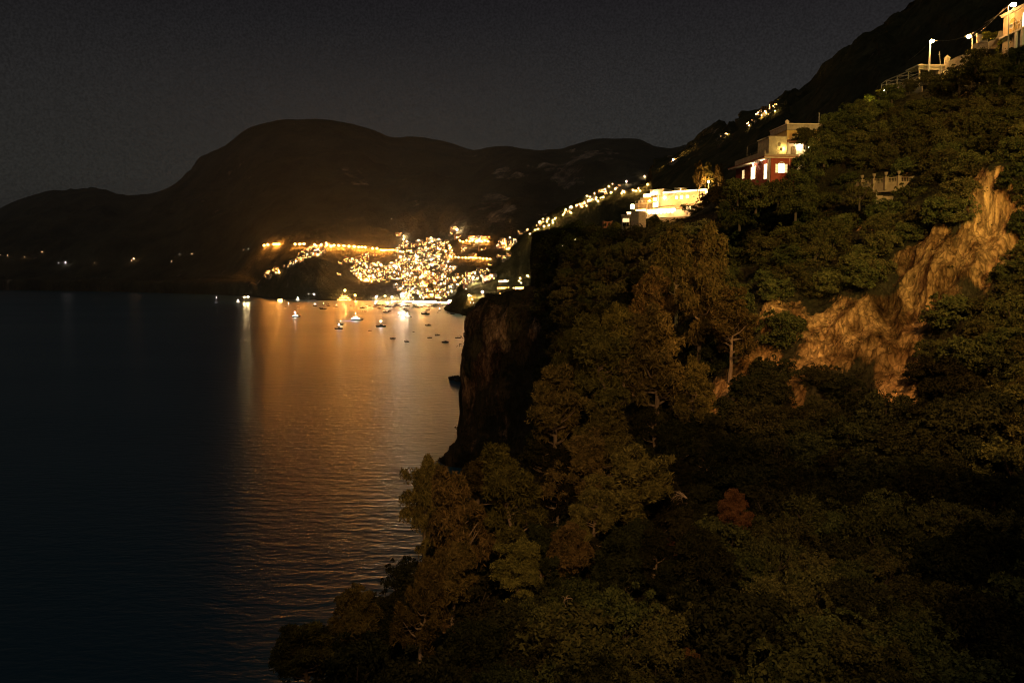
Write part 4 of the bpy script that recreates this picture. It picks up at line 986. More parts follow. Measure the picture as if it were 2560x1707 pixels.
# ------------------------------------------------------------------ boats
M_hull = surf_mat('white boat hull', (.40,.39,.37), (.55,.54,.5), .8, .35)
M_hulld = surf_mat('dark boat hull', (.012,.012,.014), (.03,.028,.026), .8, .35)
M_hullw = surf_mat('varnished wood hull', (.04,.018,.01), (.08,.035,.018), 3, .4)
M_deck = surf_mat('teak deck', (.20,.13,.07), (.32,.22,.13), 5, .7)
G_boat = glow_mat('boat cabin light', (1.0,.80,.55), 9)
G_mast = glow_mat('mast head lamp', (1.0,.93,.82), 420)
def hull(mb, Ln, B, hgt, draft=.4, mi=0):
    n = 14; ring = []
    for i in range(n):
        t = i/(n-1); x = -Ln/2 + Ln*t
        w_ = B/2*(1 - max(0, (t-.55)/.45)**2.2)*(.86+.14*min(1, t*4)); zt = hgt*(1+.35*t*t); w_ = max(w_, .03)
        ring.append([(x, -w_, zt), (x-.04*Ln*(1 if t > .9 else 0), -w_*.78, hgt*.2), (x-(.06*Ln if t > .9 else 0), 0, -draft), (x-.04*Ln*(1 if t > .9 else 0), w_*.78, hgt*.2), (x, w_, zt)])
    vs = [p for rg in ring for p in rg]; fs = []
    for i in range(n-1):
        for k in range(4): fs.append((i*5+k, (i+1)*5+k, (i+1)*5+k+1, i*5+k+1))
        fs.append((i*5+4, (i+1)*5+4, (i+1)*5, i*5))
    fs.append((0,1,2,3,4)); fs.append(tuple((n-1)*5+k for k in (4,3,2,1,0)))
    mb.add(vs, fs, mi)
def motorboat(Ln, hm, lamp_on, cabin):
    t = thing('motorboat', 'boat', 'boat'); B = Ln*.33
    mb = MB(); hull(mb, Ln, B, Ln*.10); mb.build('hull', hm, t)
    mb = MB(); mb.box(-Ln*.42,-B*.36,Ln*.10+.02,Ln*.18,B*.36,Ln*.115+.02); mb.build('deck', M_deck, t)
    mb = MB(); 
    if cabin:
        mb.prism([(-Ln*.12,Ln*.12),(Ln*.22,Ln*.12),(Ln*.14,Ln*.25),(-Ln*.12,Ln*.25)], -B*.3, B*.3)
        mb.box(-Ln*.18,-B*.33,Ln*.25+.01,Ln*.16,B*.33,Ln*.27)
    else:
        mb.prism([(Ln*.02,Ln*.12),(Ln*.10,Ln*.12),(Ln*.04,Ln*.20)], -B*.26, B*.26)
        for sx in (-.12, .04):
            for sy in (-.3, .3): mb.tube((Ln*sx, B*sy, Ln*.1), (Ln*sx, B*sy, Ln*.30), .03, n=4)
        mb.box(-Ln*.16,-B*.34,Ln*.30,Ln*.08,B*.34,Ln*.315)
    mb.build('cabin' if cabin else 'canopy', M_hull if cabin else M_hulld, t)
    mb = MB(); mb.box(-Ln*.56,-.18,-.2,-Ln*.5,.18,.35); mb.box(-Ln*.58,-.22,.36,-Ln*.48,.22,Ln*.12+.3); mb.build('outboard_motor', M_iron, t)
    if lamp_on:
        mb = MB(); mb.tube((-Ln*.05,0,Ln*.2),(-Ln*.05,0,Ln*.5),.04,.03,5); mb.build('mast', M_hull, t)
        mb = MB(); mb.ball((-Ln*.05,0,Ln*.5+.2), .24, 6); mb.build('mast_lamp', G_mast, t)
    return t
def yacht(Ln, dark=False):
    t = thing('motor_yacht', 'yacht', 'yacht'); B = Ln*.24
    mb = MB(); hull(mb, Ln, B, Ln*.10); mb.build('hull', M_hulld if dark else M_hull, t)
    z = Ln*.10+.05
    for k, (x0, x1, ht) in enumerate([(-.40,.24,.085),(-.30,.12,.075),(-.16,.02,.05)]):
        ht *= Ln; w_ = B*(.40-.07*k)
        mb = MB(); mb.prism([(Ln*x0,z),(Ln*x1,z),(Ln*(x1-.05),z+ht),(Ln*x0,z+ht)], -w_, w_); mb.build('deckhouse', M_hull, t)
        mb = MB()
        for s in (-1, 1): mb.prism([(Ln*(x0+.02),z+ht*.35),(Ln*(x1-.04),z+ht*.35),(Ln*(x1-.06),z+ht*.78),(Ln*(x0+.02),z+ht*.78)], s*(w_+.02), s*(w_+.05))
        mb.build('window', G_boat, t)
        mb = MB(); mb.box(Ln*(x0-.08),-w_*1.15,z+ht+.01,Ln*(x1-.03),w_*1.15,z+ht+.14); mb.build('upper_deck', M_hull, t); z += ht+.15
    mb = MB(); mb.box(-Ln*.43,-B*.3,Ln*.12,-Ln*.405,B*.3,Ln*.165); mb.build('stern_light', G_boat, t)
    mb = MB(); mb.tube((-Ln*.1,0,z),(-Ln*.12,0,z+Ln*.16),.12,.06,6); mb.box(-Ln*.14,-B*.2,z+Ln*.05,-Ln*.10,B*.2,z+Ln*.06); mb.build('mast', M_hull, t)
    mb = MB(); mb.ball((-Ln*.12,0,z+Ln*.17), .34, 6); mb.build('mast_lamp', G_mast, t)
    return t
def sailboat(Ln):
    t = thing('sailboat', 'sailboat', 'sailboat'); B = Ln*.28
    mb = MB(); hull(mb, Ln, B, Ln*.09); mb.build('hull', M_hull, t)
    mb = MB(); mb.prism([(-Ln*.1,Ln*.09),(Ln*.18,Ln*.10),(Ln*.12,Ln*.145),(-Ln*.1,Ln*.15)], -B*.25, B*.25); mb.build('cabin', M_hull, t)
    mb = MB(); mb.tube((Ln*.08,0,Ln*.1),(Ln*.08,0,Ln*1.25),.09,.05,6); mb.tube((Ln*.08,0,Ln*.25),(-Ln*.3,0,Ln*.25),.07,.05,5); mb.build('mast', M_hull, t)
    mb = MB(); mb.tube((Ln*.08,0,Ln*1.25),(Ln*.48,0,Ln*.12),.02,n=3); mb.tube((Ln*.08,0,Ln*1.25),(-Ln*.48,0,Ln*.1),.02,n=3); mb.build('rigging', M_iron, t)
    mb = MB(); mb.ball((Ln*.08,0,Ln*1.25+.3), .26, 6); mb.build('mast_lamp', G_mast, t)
    return t
MBT = {'d': motorboat(6.5, M_hulld, False, False), 'c': motorboat(8, M_hulld, False, True), 'w': motorboat(7, M_hull, False, True), 'o': motorboat(6, M_hullw, False, False), 'l': motorboat(9, M_hulld, True, True)}
BB = {'d': 6.5, 'c': 8, 'w': 7, 'o': 6, 'l': 9}
def boat(x, y, kind, wpx, label, group, rz=None):
    px, py = 640 + x/3.92, 740 + y/3.92
    p = sea_pt(px, py + .6); Ln = wpx/3.92 * p.y / F
    s = Ln/BB[kind]*1.22
    return use(MBT[kind], pool, (p.x, p.y, 0), rz if rz is not None else random.choice([0, math.pi]) + random.uniform(-.45,.45), (s,s,s*1.15), label, group, 'boat')
near = [(830,280,'l',52,'dark motorboat with a masthead lamp, farther of the pair left of centre'),(815,322,'l',62,'dark motorboat with a masthead lamp, nearer of the pair left of centre'),(1228,300,'l',78,'long low boat with one bright mast lamp in the open bay'),
 (1115,339,'o',26,'tiny unlit dinghy right of the pair of dark motorboats'),(1545,351,'o',16,'smallest dinghy alone in mid bay'),(1690,288,'w',44,'pale unlit motorboat alone right of centre'),
 (1343,416,'c',44,'stubby dark cabin boat, leftmost of the nearest boats'),(1480,447,'d',42,'dark open boat second from the left of the nearest boats'),(1700,409,'d',36,'small dark open boat in the middle of the nearest group'),
 (1780,385,'o',36,'small dark boat farthest out of the nearest group'),(1857,453,'c',52,'nearest dark cabin boat, closest to the viewpoint'),(1977,410,'d',46,'dark open boat closest to the sea cliff'),
 (1455,130,'w',40,'pale cabin cruiser below the strongest floodlight'),(1665,178,'c',70,'long dark cruiser right of the two white yachts'),(655,130,'c',52,'dark bulky boat among the left moorings'),(412,112,'c',26,'dark boat directly behind the left yacht')]
for x, y, k, w_, lb in near: boat(x, y, k, w_, lb, None)
far_b = [(580,98,'l',32),(632,116,'d',24),(710,84,'w',36),(712,99,'o',26),(790,104,'l',22),(765,101,'o',16),(875,89,'o',12),(975,101,'o',22),(1045,117,'c',40),(1075,110,'o',20),(1065,151,'d',34),(1115,99,'o',24),(1160,110,'d',32),(1185,88,'w',50),(1207,121,'c',34),(1270,157,'w',46),(1310,146,'c',30),(1290,105,'l',50),(1345,106,'w',30),(1380,93,'w',56),(1420,108,'d',26),(1445,100,'w',30),(1480,148,'w',34),(1485,99,'w',42),(1505,113,'o',14),(1550,91,'w',40),(1552,104,'w',44),(1590,113,'w',38),(1622,106,'d',26),(1680,137,'w',34),(1705,121,'o',24),(1700,104,'w',28),(1750,94,'w',66),(1748,109,'w',32),(1808,101,'w',38),(1802,141,'l',26),(1875,164,'o',12),(1903,108,'w',44),(1925,176,'d',34),(1900,127,'w',30),(1938,129,'w',36),(1955,147,'o',20),(2005,141,'o',22),(1990,109,'w',40),(1780,160,'o',16),(290,106,'l',18),(318,81,'l',18),(1530,120,'d',22),(1650,98,'w',30),(1350,120,'o',20),(1240,92,'w',30),(660,84,'l',18),(1085,88,'o',16),(930,92,'d',18)]
for x, y, k, w_ in far_b:
    boat(x, y, k, w_, {'l': 'small moored boat showing one lamp in the crowded moorings', 'w': 'small pale boat in the crowded moorings off the beach', 'd': 'small dark open boat in the crowded moorings', 'c': 'small dark cabin boat in the crowded moorings', 'o': 'tiny dark dinghy in the crowded moorings'}[k],
         {'l': 'moored boats with a lamp', 'w': 'pale boats at the moorings', 'd': 'dark open boats at the moorings', 'c': 'dark cabin boats at the moorings', 'o': 'dinghies at the moorings'}[k])
ya = [(395,205,84,True,.5,'dark-hulled yacht with lit decks on the left of the bay'),(990,238,126,False,.15,'largest white yacht with lit decks and blue light in its wake'),(1408,190,44,False,1.0,'white yacht seen nearly end-on, left of the pair in mid bay'),(1493,210,72,False,.1,'white yacht with long lit cabin, right of the pair in mid bay')]
for x, y, w_, dk, rz, lb in ya:
    p = sea_pt(640+x/3.92, 740+y/3.92); t = yacht(w_/3.92*p.y/F, dk); t.location = p; t.rotation_euler = (0,0,rz); t['label'] = lb
for x, y, w_, lb in [(415,42,52,'white yacht lying close under the dark far shore'),(-170,62,46,'lit yacht left of the pier lamps')]:
    p = sea_pt(640+x/3.92, 740+y/3.92); t = yacht(w_/3.92*p.y/F); t.location = p; t.rotation_euler = (0,0,.2); t['label'] = lb
for x, y, L_, lb, g_ in [(2078,122,12,'tall-masted white sailboat at the foot of the dark headland',None),(1996,108,8,'small sailboat left of the tall-masted sailboat',None),(510,40,13,'sailing yacht moored under the dark shore in the left group','sailing yachts under the shore'),(558,42,13,'sailing yacht moored under the dark shore in the left group','sailing yachts under the shore'),(572,44,12,'sailing yacht moored under the dark shore in the left group','sailing yachts under the shore'),(1183,60,11,'sailboat in front of the harbour lamps',None),(-388,60,9,'small lit sailboat far left in front of the black coast',None)]:
    p = sea_pt(640+x/3.92, 740+y/3.92); t = sailboat(L_); t.location = p; t.rotation_euler = (0,0,random.uniform(-.4,.4)); t['label'] = lb
    if g_: t['group'] = g_
# emissive sheets above the sea paint the coloured light on the water
p = sea_pt(640+900/3.92, 740+247/3.92)
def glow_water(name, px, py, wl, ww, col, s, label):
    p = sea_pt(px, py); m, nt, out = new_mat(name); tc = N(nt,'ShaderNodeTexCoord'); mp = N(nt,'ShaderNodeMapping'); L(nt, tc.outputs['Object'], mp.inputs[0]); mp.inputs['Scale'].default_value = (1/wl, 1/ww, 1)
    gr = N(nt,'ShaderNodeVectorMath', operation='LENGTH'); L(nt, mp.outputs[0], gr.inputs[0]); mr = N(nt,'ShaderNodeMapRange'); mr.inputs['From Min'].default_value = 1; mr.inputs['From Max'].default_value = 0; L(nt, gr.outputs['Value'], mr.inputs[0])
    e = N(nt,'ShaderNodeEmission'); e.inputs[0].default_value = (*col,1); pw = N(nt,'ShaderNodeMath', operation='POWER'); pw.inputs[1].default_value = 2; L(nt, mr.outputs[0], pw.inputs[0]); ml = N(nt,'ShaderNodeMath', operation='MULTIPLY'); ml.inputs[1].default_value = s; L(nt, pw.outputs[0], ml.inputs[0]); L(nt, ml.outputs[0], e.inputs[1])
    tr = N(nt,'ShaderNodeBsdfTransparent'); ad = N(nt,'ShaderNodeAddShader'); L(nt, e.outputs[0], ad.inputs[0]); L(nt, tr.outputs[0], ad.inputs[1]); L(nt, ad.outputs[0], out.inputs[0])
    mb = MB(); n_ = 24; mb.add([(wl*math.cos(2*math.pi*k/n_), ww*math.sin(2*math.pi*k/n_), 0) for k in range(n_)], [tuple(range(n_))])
    o = mb.build('water_glow_sheet', m); o.location = (p.x, p.y, .12); o['kind'] = 'structure'; return o
glow_water('blue water glow', 640+900/3.92, 740+246/3.92, 24, 9, (.25,.35,1.0), 1.3, '')
glow_water('blue water glow small', 640+345/3.92, 740+213/3.92, 16, 6, (.3,.35,.8), .5, '')
glow_water('violet water glow', 1205, 803, 22, 22, (.5,.25,.8), .35, '')
# ------------------------------------------------------------------ light
sd = bpy.data.lights.new('night_glow', 'SUN'); sd.energy = .14; sd.angle = R(14); sd.color = (1, .86, .72)
so = bpy.data.objects.new('night_glow', sd); COL.objects.link(so); so.rotation_euler = (R(35), 0, R(-40))
def spot(name, loc, aim, power, col, deg, blend=.6, rad=.4):
    l = bpy.data.lights.new(name, 'SPOT'); l.energy = power; l.color = col; l.spot_size = R(deg); l.spot_blend = blend; l.shadow_soft_size = rad
    o = bpy.data.objects.new(name, l); COL.objects.link(o); o.location = loc
    o.rotation_euler = (Vector(aim) - Vector(loc)).to_track_quat('-Z', 'Y').to_euler(); return o
def point(name, loc, power, col, rad=.3):
    l = bpy.data.lights.new(name, 'POINT'); l.energy = power; l.color = col; l.shadow_soft_size = rad
    o = bpy.data.objects.new(name, l); COL.objects.link(o); o.location = loc; return o
# street lamps on the coast road around the viewpoint, out of the frame, save the last spot
spot('unseen_lamp_light', (38, 30, 133), P(2230, 700, 122), 400000, (1, .47, .14), 52, .30, .5)
spot('unseen_lamp_light', (4, -12, 121), P(1480, 1130, 95), 230000, (1, .54, .2), 46, .8, .6)
spot('unseen_lamp_light', (60, 10, 128), P(1950, 480, 170), 340000, (1, .80, .2), 44, .9, .6)  # yellow-green tint and raised power added to make the upper slope greener
spot('unseen_lamp_light', (22, -10, 112), P(2150, 1640, 58), 8500, (1, .58, .26), 70, .9, .6)
spot('unseen_lamp_light', (60, 150, 135), P(1270, 850, 360), 330000, (1, .46, .2), 34, .8, .6)  # unseen light added to brighten the sea cliff, no known lamp here
# ------------------------------------------------------------------ buildings of the near hillside
class Frame:
    """a building's own axes: origin O, turned rz; x along the front, y into the building, z up"""
    def __init__(s, O, rzdeg):
        s.O = Vector(O); s.rz = R(rzdeg); s.X = Vector((math.cos(s.rz), math.sin(s.rz), 0)); s.Y = Vector((-math.sin(s.rz), math.cos(s.rz), 0))
    def on(s, px, py, n, off):
        r = ray(px, py); C = Vector((0,0,H)); t = ((s.O + n*off - C).dot(n)) / r.dot(n); return C + r*t - s.O
    def fx(s, px, py, y=0.0): q = s.on(px, py, s.Y, y); return q.dot(s.X), q.z
    def fy(s, px, py, x=0.0): q = s.on(px, py, s.X, x); return q.dot(s.Y), q.z
    def thing(s, name, label, cat, group=None): return thing(name, label, cat, s.O[:], s.rz, group)

P_red = surf_mat('dark red plaster', (.20,.035,.02), (.30,.06,.035), 1.2, .9, .2, 8, .01)
P_cream = surf_mat('cream plaster', (.50,.42,.30), (.62,.54,.40), .9, .9, .2, 8, .01)
P_olive = surf_mat('weathered grey plaster', (.20,.17,.12), (.34,.29,.21), 1.2, .95, .3, 6, .02)
P_yellow = surf_mat('yellow ochre plaster', (.40,.28,.09), (.52,.38,.14), .9, .9, .2, 8, .01)
P_dark = surf_mat('dark brown plaster', (.12,.09,.06), (.2,.15,.1), 1.2, .95)
P_white = surf_mat('whitewash', (.58,.55,.50), (.74,.71,.66), .7, .85, .2, 8, .01)
P_blue = surf_mat('pale blue-grey plaster', (.42,.45,.52), (.58,.60,.66), .8, .9)
M_metal = surf_mat('galvanised metal', (.28,.27,.25), (.42,.40,.37), 4, .5)
M_wire = surf_mat('black cable', (.05,.05,.05), (.08,.08,.08), 4, .6)
G_room = glow_mat('room light', (1.0,.72,.36), 5)
G_room2 = glow_mat('dim room light', (1.0,.66,.30), 1.5)
G_strip = glow_mat('bright warm glow', (1.0,.66,.26), 22)  # also stands for light on the hotel's parapets and terrace wall
G_strip2 = glow_mat('soffit glow', (1.0,.62,.28), 5)
G_lantern = glow_mat('lantern glow', (1.0,.84,.55), 60)
G_street = glow_mat('near street lamp glow', (1.0,.60,.18), 260)
G_bluel = glow_mat('blue garden light', (.25,.42,1.0), 2.2)

# ---------- the red villa
def vx(x, y): return (1780 + x/7.84, 280 + y/7.84)
fr = Frame(P(*vx(1150, 1290), 165), 5)
t = fr.thing('red_villa', 'dark red villa with arched bright window and white overhanging roof slab', 'villa')
Wd = fr.fx(*vx(1520, 1000))[0]; z1 = fr.fx(*vx(1150, 905))[1]; yb = fr.fy(*vx(470, 1120))[0]
mb = MB(); mb.box(0, 0, -2.5, Wd+1.6, yb, z1); mb.build('wall', P_red, t)
mb = MB(); mb.box(-1.5, -.25, z1+.003, Wd+1.8, yb+1, z1+.22); rf = mb.build('roof_slab', P_cream, t)
mb = MB(); mb.box(-1.55, -.32, z1+.223, Wd+1.9, yb+1.1, z1+.36); mb.build('roof_edge', P_red, rf)
mb = MB(); mb.box(Wd-.12, -.06, -3, Wd+.1, -.003, z1-.003); mb.build('corner_trim', surf_mat('pink corner trim', (.45,.2,.14), (.6,.3,.2), 1, .9), t)
def pane_part(parent, fr, xa, xb, za, zb, glow, arched=False, y=0.0, fm=None, bars=2, nm='window', dep=.0):
    """window > frame, pane set on plane y"""
    fm = fm or P_white; m_ = MB()
    if arched:
        o1 = arch(xa-.14, xb+.14, za-.1, zb+.14, 10); i1 = arch(xa, xb, za, zb, 10); n = len(o1)
        vs = [(x, y-.09, z) for x, z in o1] + [(x, y-.09, z) for x, z in i1] + [(x, y-.003, z) for x, z in o1] + [(x, y-.003, z) for x, z in i1]
        fs = []
        for k in range(n):
            j = (k+1) % n; fs += [(k, j, n+j, n+k), (2*n+k, k, k+0, 2*n+k)][:1] + [(2*n+k, 2*n+j, j, k), (n+k, n+j, 3*n+j, 3*n+k)]
        m_.add(vs, fs)
    else:
        m_.box(xa-.12, y-.09, za-.1, xa, y-.003, zb+.1); m_.box(xb, y-.09, za-.1, xb+.12, y-.003, zb+.1)
        m_.box(xa+.001, y-.09, zb, xb-.001, y-.003, zb+.1); m_.box(xa+.001, y-.09, za-.1, xb-.001, y-.003, za)
    for k in range(1, bars+1):
        x = xa + (xb-xa)*k/(bars+1); m_.box(x-.03, y-.075, za+.002, x+.03, y-.045, zb-.002)
    for k in range(1, 3):
        z = za + (zb-za)*k/3; m_.box(xa+.002, y-.072, z-.02, xb-.002, y-.048, z+.02)
    w_ = m_.build(nm, fm, parent)
    m2 = MB()
    if arched: m2.prism(arch(xa, xb, za, zb, 10), y-.03, y-.006)
    else: m2.box(xa, y-.03, za, xb, y-.006, zb)
    m2.build('pane', glow, w_); return w_
# south arched window: bright middle, two dimmer side lights
xa, zb = fr.fx(*vx(1250, 1000)); xb, za = fr.fx(*vx(1470, 1190)); m1 = fr.fx(*vx(1298, 1000))[0]; m2x = fr.fx(*vx(1422, 1000))[0]
w0 = pane_part(t, fr, m1, m2x, za, zb+.12, glow_mat('bright window', (1.0,.80,.46), 11), True, 0, P_white, 1)
w0['label'] = 'brightest middle panel of the arched window'
pane_part(t, fr, xa, m1-.14, za, zb-.28, G_room2, False, 0, P_white, 1); pane_part(t, fr, m2x+.14, xb, za, zb-.28, G_room2, False, 0, P_white, 1)
mb = MB(); mb.prism([(p[0], p[1]) for p in arch(xa-.2, xb+.2, zb-.15, zb+.25, 10, .38)], -.05, -.004); mb.build('window_hood', P_red, t)
# west side: french windows, cream pier, soffit lamp
def west(parent, a, b, top, bot, glow, nm='french_window'):
    y0 = fr.fy(*vx(b, top))[0]; y1 = fr.fy(*vx(a, top))[0]; zt = fr.fy(*vx(b, top))[1]; zl_ = fr.fy(*vx(b, bot))[1]
    m_ = MB(); m_.box(-.09, y0-.12, zl_, -.004, y0, zt+.1); m_.box(-.09, y1, zl_, -.004, y1+.12, zt+.1); m_.box(-.09, y0, zt, -.004, y1, zt+.1)
    m_.box(-.07, (y0+y1)/2-.04, zl_, -.045, (y0+y1)/2+.04, zt)
    for k in range(1,5): z = zl_+(zt-zl_)*k/5; m_.box(-.069, y0+.002, z-.02, -.046, y1-.002, z+.02)
    w_ = m_.build(nm, P_white, parent); m_ = MB(); m_.box(-.035, y0, zl_, -.006, y1, zt); m_.build('pane', glow, w_)
west(t, 775, 855, 1065, 1300, G_room); west(t, 1030, 1088, 1018, 1300, G_room); west(t, 600, 640, 1140, 1300, G_room2)
y0 = fr.fy(*vx(1145, 1000))[0]; y1 = fr.fy(*vx(1095, 1000))[0]
mb = MB(); mb.box(-.06, y0, -4, -.01, y1, z1-.01); mb.build('pilaster', P_cream, t)
mb = MB(); mb.box(-.9, 1.5, z1-.12, -.7, 3.5, z1-.02); mb.build('soffit_lamp', G_strip2, t)
mb = MB(); mb.ball((-.6, 8, z1-.3), .16, 6); mb.build('soffit_lamp', G_lantern, t)
# upper terrace on the slab
zt = z1 + .37
yp1 = fr.fy(*vx(560, 960))[0]
mb = MB(); mb.box(-1.3, .3, zt, -1.1, yp1, zt+1.1); mb.box(-1.098, .3, zt, Wd+2, .5, zt+.5); mb.build('parapet', P_olive, t)
mb = MB(); yr = fr.fy(*vx(690, 700), -1.2)[0]; yq = fr.fy(*vx(1095, 700), -1.2)[0]; zr = fr.fy(*vx(690, 672), -1.2)[1]
mb.tube((-1.2, yr, zt+1.1), (-1.2, yr, zr), .06, n=6); mb.tube((-1.2, yr, zr), (-1.2, yq, zr), .045, n=6)
for k in range(9):
    y_ = yq + (yr-yq)*(k+.5)/9; c_ = [( -1.2, y_+.22*math.cos(a_), zt+1.42+.2*math.sin(a_)) for a_ in [i_*.7 for i_ in range(9)]]; mb.path(c_, [.022]*9, 4)
mb.build('railing', M_iron, t)
# upper grey room with two dishes
xa2, zt2 = fr.fx(*vx(1120, 495), 1.2); xb2, _ = fr.fx(*vx(1470, 495), 1.2)
mb = MB(); mb.box(xa2, 1.2, zt, xb2, 7, zt2); mb.box(xa2-.15, 1.05, zt2+.002, xb2+.1, 7.1, zt2+.2); mb.build('upper_room', P_olive, t)
for (cx, cy, rr, lb) in [(1310,640,.42,'upper and larger of the two satellite dishes on the red villa'),(1345,735,.38,'lower of the two satellite dishes on the red villa')]:
    x_, z_ = fr.fx(*vx(cx, cy), .55); d_ = thing('satellite_dish', lb, 'satellite dish', (fr.O + fr.X*x_ + fr.Y*.55 + Vector((0,0,z_)))[:], fr.rz)
    mb = MB(); n_ = 16; pr = [(rr*q, .16*q*q) for q in (.05,.35,.65,.85,1.0)]
    vs = []
    for (r_, dz) in pr:
        for k in range(n_): a_ = 2*math.pi*k/n_; vs.append((r_*math.cos(a_)*.8, -dz - .12, r_*math.sin(a_)))
    fs = [(i*n_+k, i*n_+(k+1)%n_, (i+1)*n_+(k+1)%n_, (i+1)*n_+k) for i in range(4) for k in range(n_)] + [tuple(range(n_))]
    mb.add(vs, fs); mb.build('dish', P_olive, d_)
    mb = MB(); mb.tube((0,-.1,0),(0,.5,-.1),.03,n=6); mb.tube((0,.5,-.1),(0,.6,-.9),.03,n=6); mb.tube((0,-.25,-rr*.9),(0,-.75,-.05),.015,n=5); mb.build('mount', M_metal, d_)
# added fill over the upper terrace, no lamp stands here
spot('terrace_fill', fr.O + fr.X*-.4 + fr.Y*6 + Vector((0,0,zt+5.5)), fr.O + fr.X*0 + fr.Y*4 + Vector((0,0,zt)), 240, (1,.62,.2), 150, 1.0, .3)

# ---------- yellow house behind it
fr2 = Frame(P(*vx(1455, 830), 172), 3)
t = fr2.thing('yellow_house', 'ochre house with long flat parapet roof behind the red villa', 'house')
xr = fr2.fx(*vx(2290, 400))[0]; zt3 = fr2.fx(*vx(1455, 245))[1]; zs = fr2.fx(*vx(1455, 358))[1]
mb = MB(); mb.box(0, 0, -6, xr, 9, zs); mb.build('wall', P_yellow, t)
mb = MB(); mb.box(-.15, -.35, zs+.002, xr+.2, 9.2, zt3); mb.build('parapet', P_olive, t)
mb = MB(); mb.box(-.25, -.45, zt3+.002, xr+.3, 9.3, zt3+.16); mb.build('coping', P_cream, t)
x_, z_ = fr2.fx(*vx(1472, 250)); ztop = fr2.fx(*vx(1472, 150))[1]
mb = MB(); h_ = ztop - zt3 - .16; mb.lathe([(.42,zt3+.163),(.42,zt3+.16+h_*.45),(.50,zt3+.16+h_*.5),(.34,zt3+.16+h_*.7),(.28,zt3+.16+h_*.85),(.06,zt3+.16+h_)], (x_+.1, .3, 0), 10); mb.build('chimney', P_cream, t)
# porch: lean-to tiled roof, lit wall, arched door
xa, zb = fr2.fx(*vx(1485, 600), -2.4); xb = fr2.fx(*vx(1880, 600), -2.4)[0]; zl_ = fr2.fx(*vx(1500, 830), -2.4)[1]; zh = fr2.fx(*vx(1640, 440), -.1)[1]
mb = MB(); vs = [(xa-.2,-2.6,zb),(xb+.3,-2.6,zb),(xb+.3,-.36,zh-.2),(xa-.2,-.36,zb+.35),(xa-.2,-2.6,zb+.18),(xb+.3,-2.6,zb+.18),(xb+.3,-.36,zh),(xa-.2,-.36,zb+.55)]
mb.add(vs, [(0,3,2,1),(4,5,6,7),(0,1,5,4),(1,2,6,5),(2,3,7,6),(3,0,4,7)]); mb.build('porch_roof', R_tile, t)
mb = MB(); mb.box(xa, -1.2, zl_-3, xb, -1.0, zb-.02); mb.box(xa-.1, -2.5, zl_-3, xa+.2, -1.203, zb-.02); mb.build('porch_wall', P_white, t)
xd0, zd1 = fr2.fx(*vx(1545, 665), -1.2); xd1, zd0 = fr2.fx(*vx(1640, 850), -1.2)
mb = MB(); mb.prism(arch(xd0, xd1, zd0-1, zd1, 9), -1.26, -1.21); mb.build('door', P_dark, t)
x_, z_ = fr2.fx(*vx(1725, 660), -1.5); mb = MB(); mb.ball((x_, -1.5, z_), .2, 8); mb.build('wall_lamp', G_lantern, t)
x_, z_ = fr2.fx(*vx(1897, 698), -2.6); mb = MB(); mb.ball((x_, -2.6, z_), .07, 6); mb.build('garden_lamp', G_lantern, t)
xp, zp0 = fr2.fx(*vx(2095, 215), .4); zp1 = fr2.fx(*vx(2095, 30), .4)[1]
pl = fr2.O + fr2.X*xp + fr2.Y*.4; mb = MB(); mb.tube((0,0,zp0-.3), (0,0,zp1), .08, .05, 7); mb.box(-.16,-.05,zp1,.16,.05,zp1+.06); o = mb.build('antenna_mast', M_metal); o.location = pl; tag(o, 'plain upright mast on the flat roof of the yellow house', 'mast')

P_aged = surf_mat('aged terrace stone', (.17,.13,.08), (.28,.22,.14), 1.2, .95, .3, 6, .02)
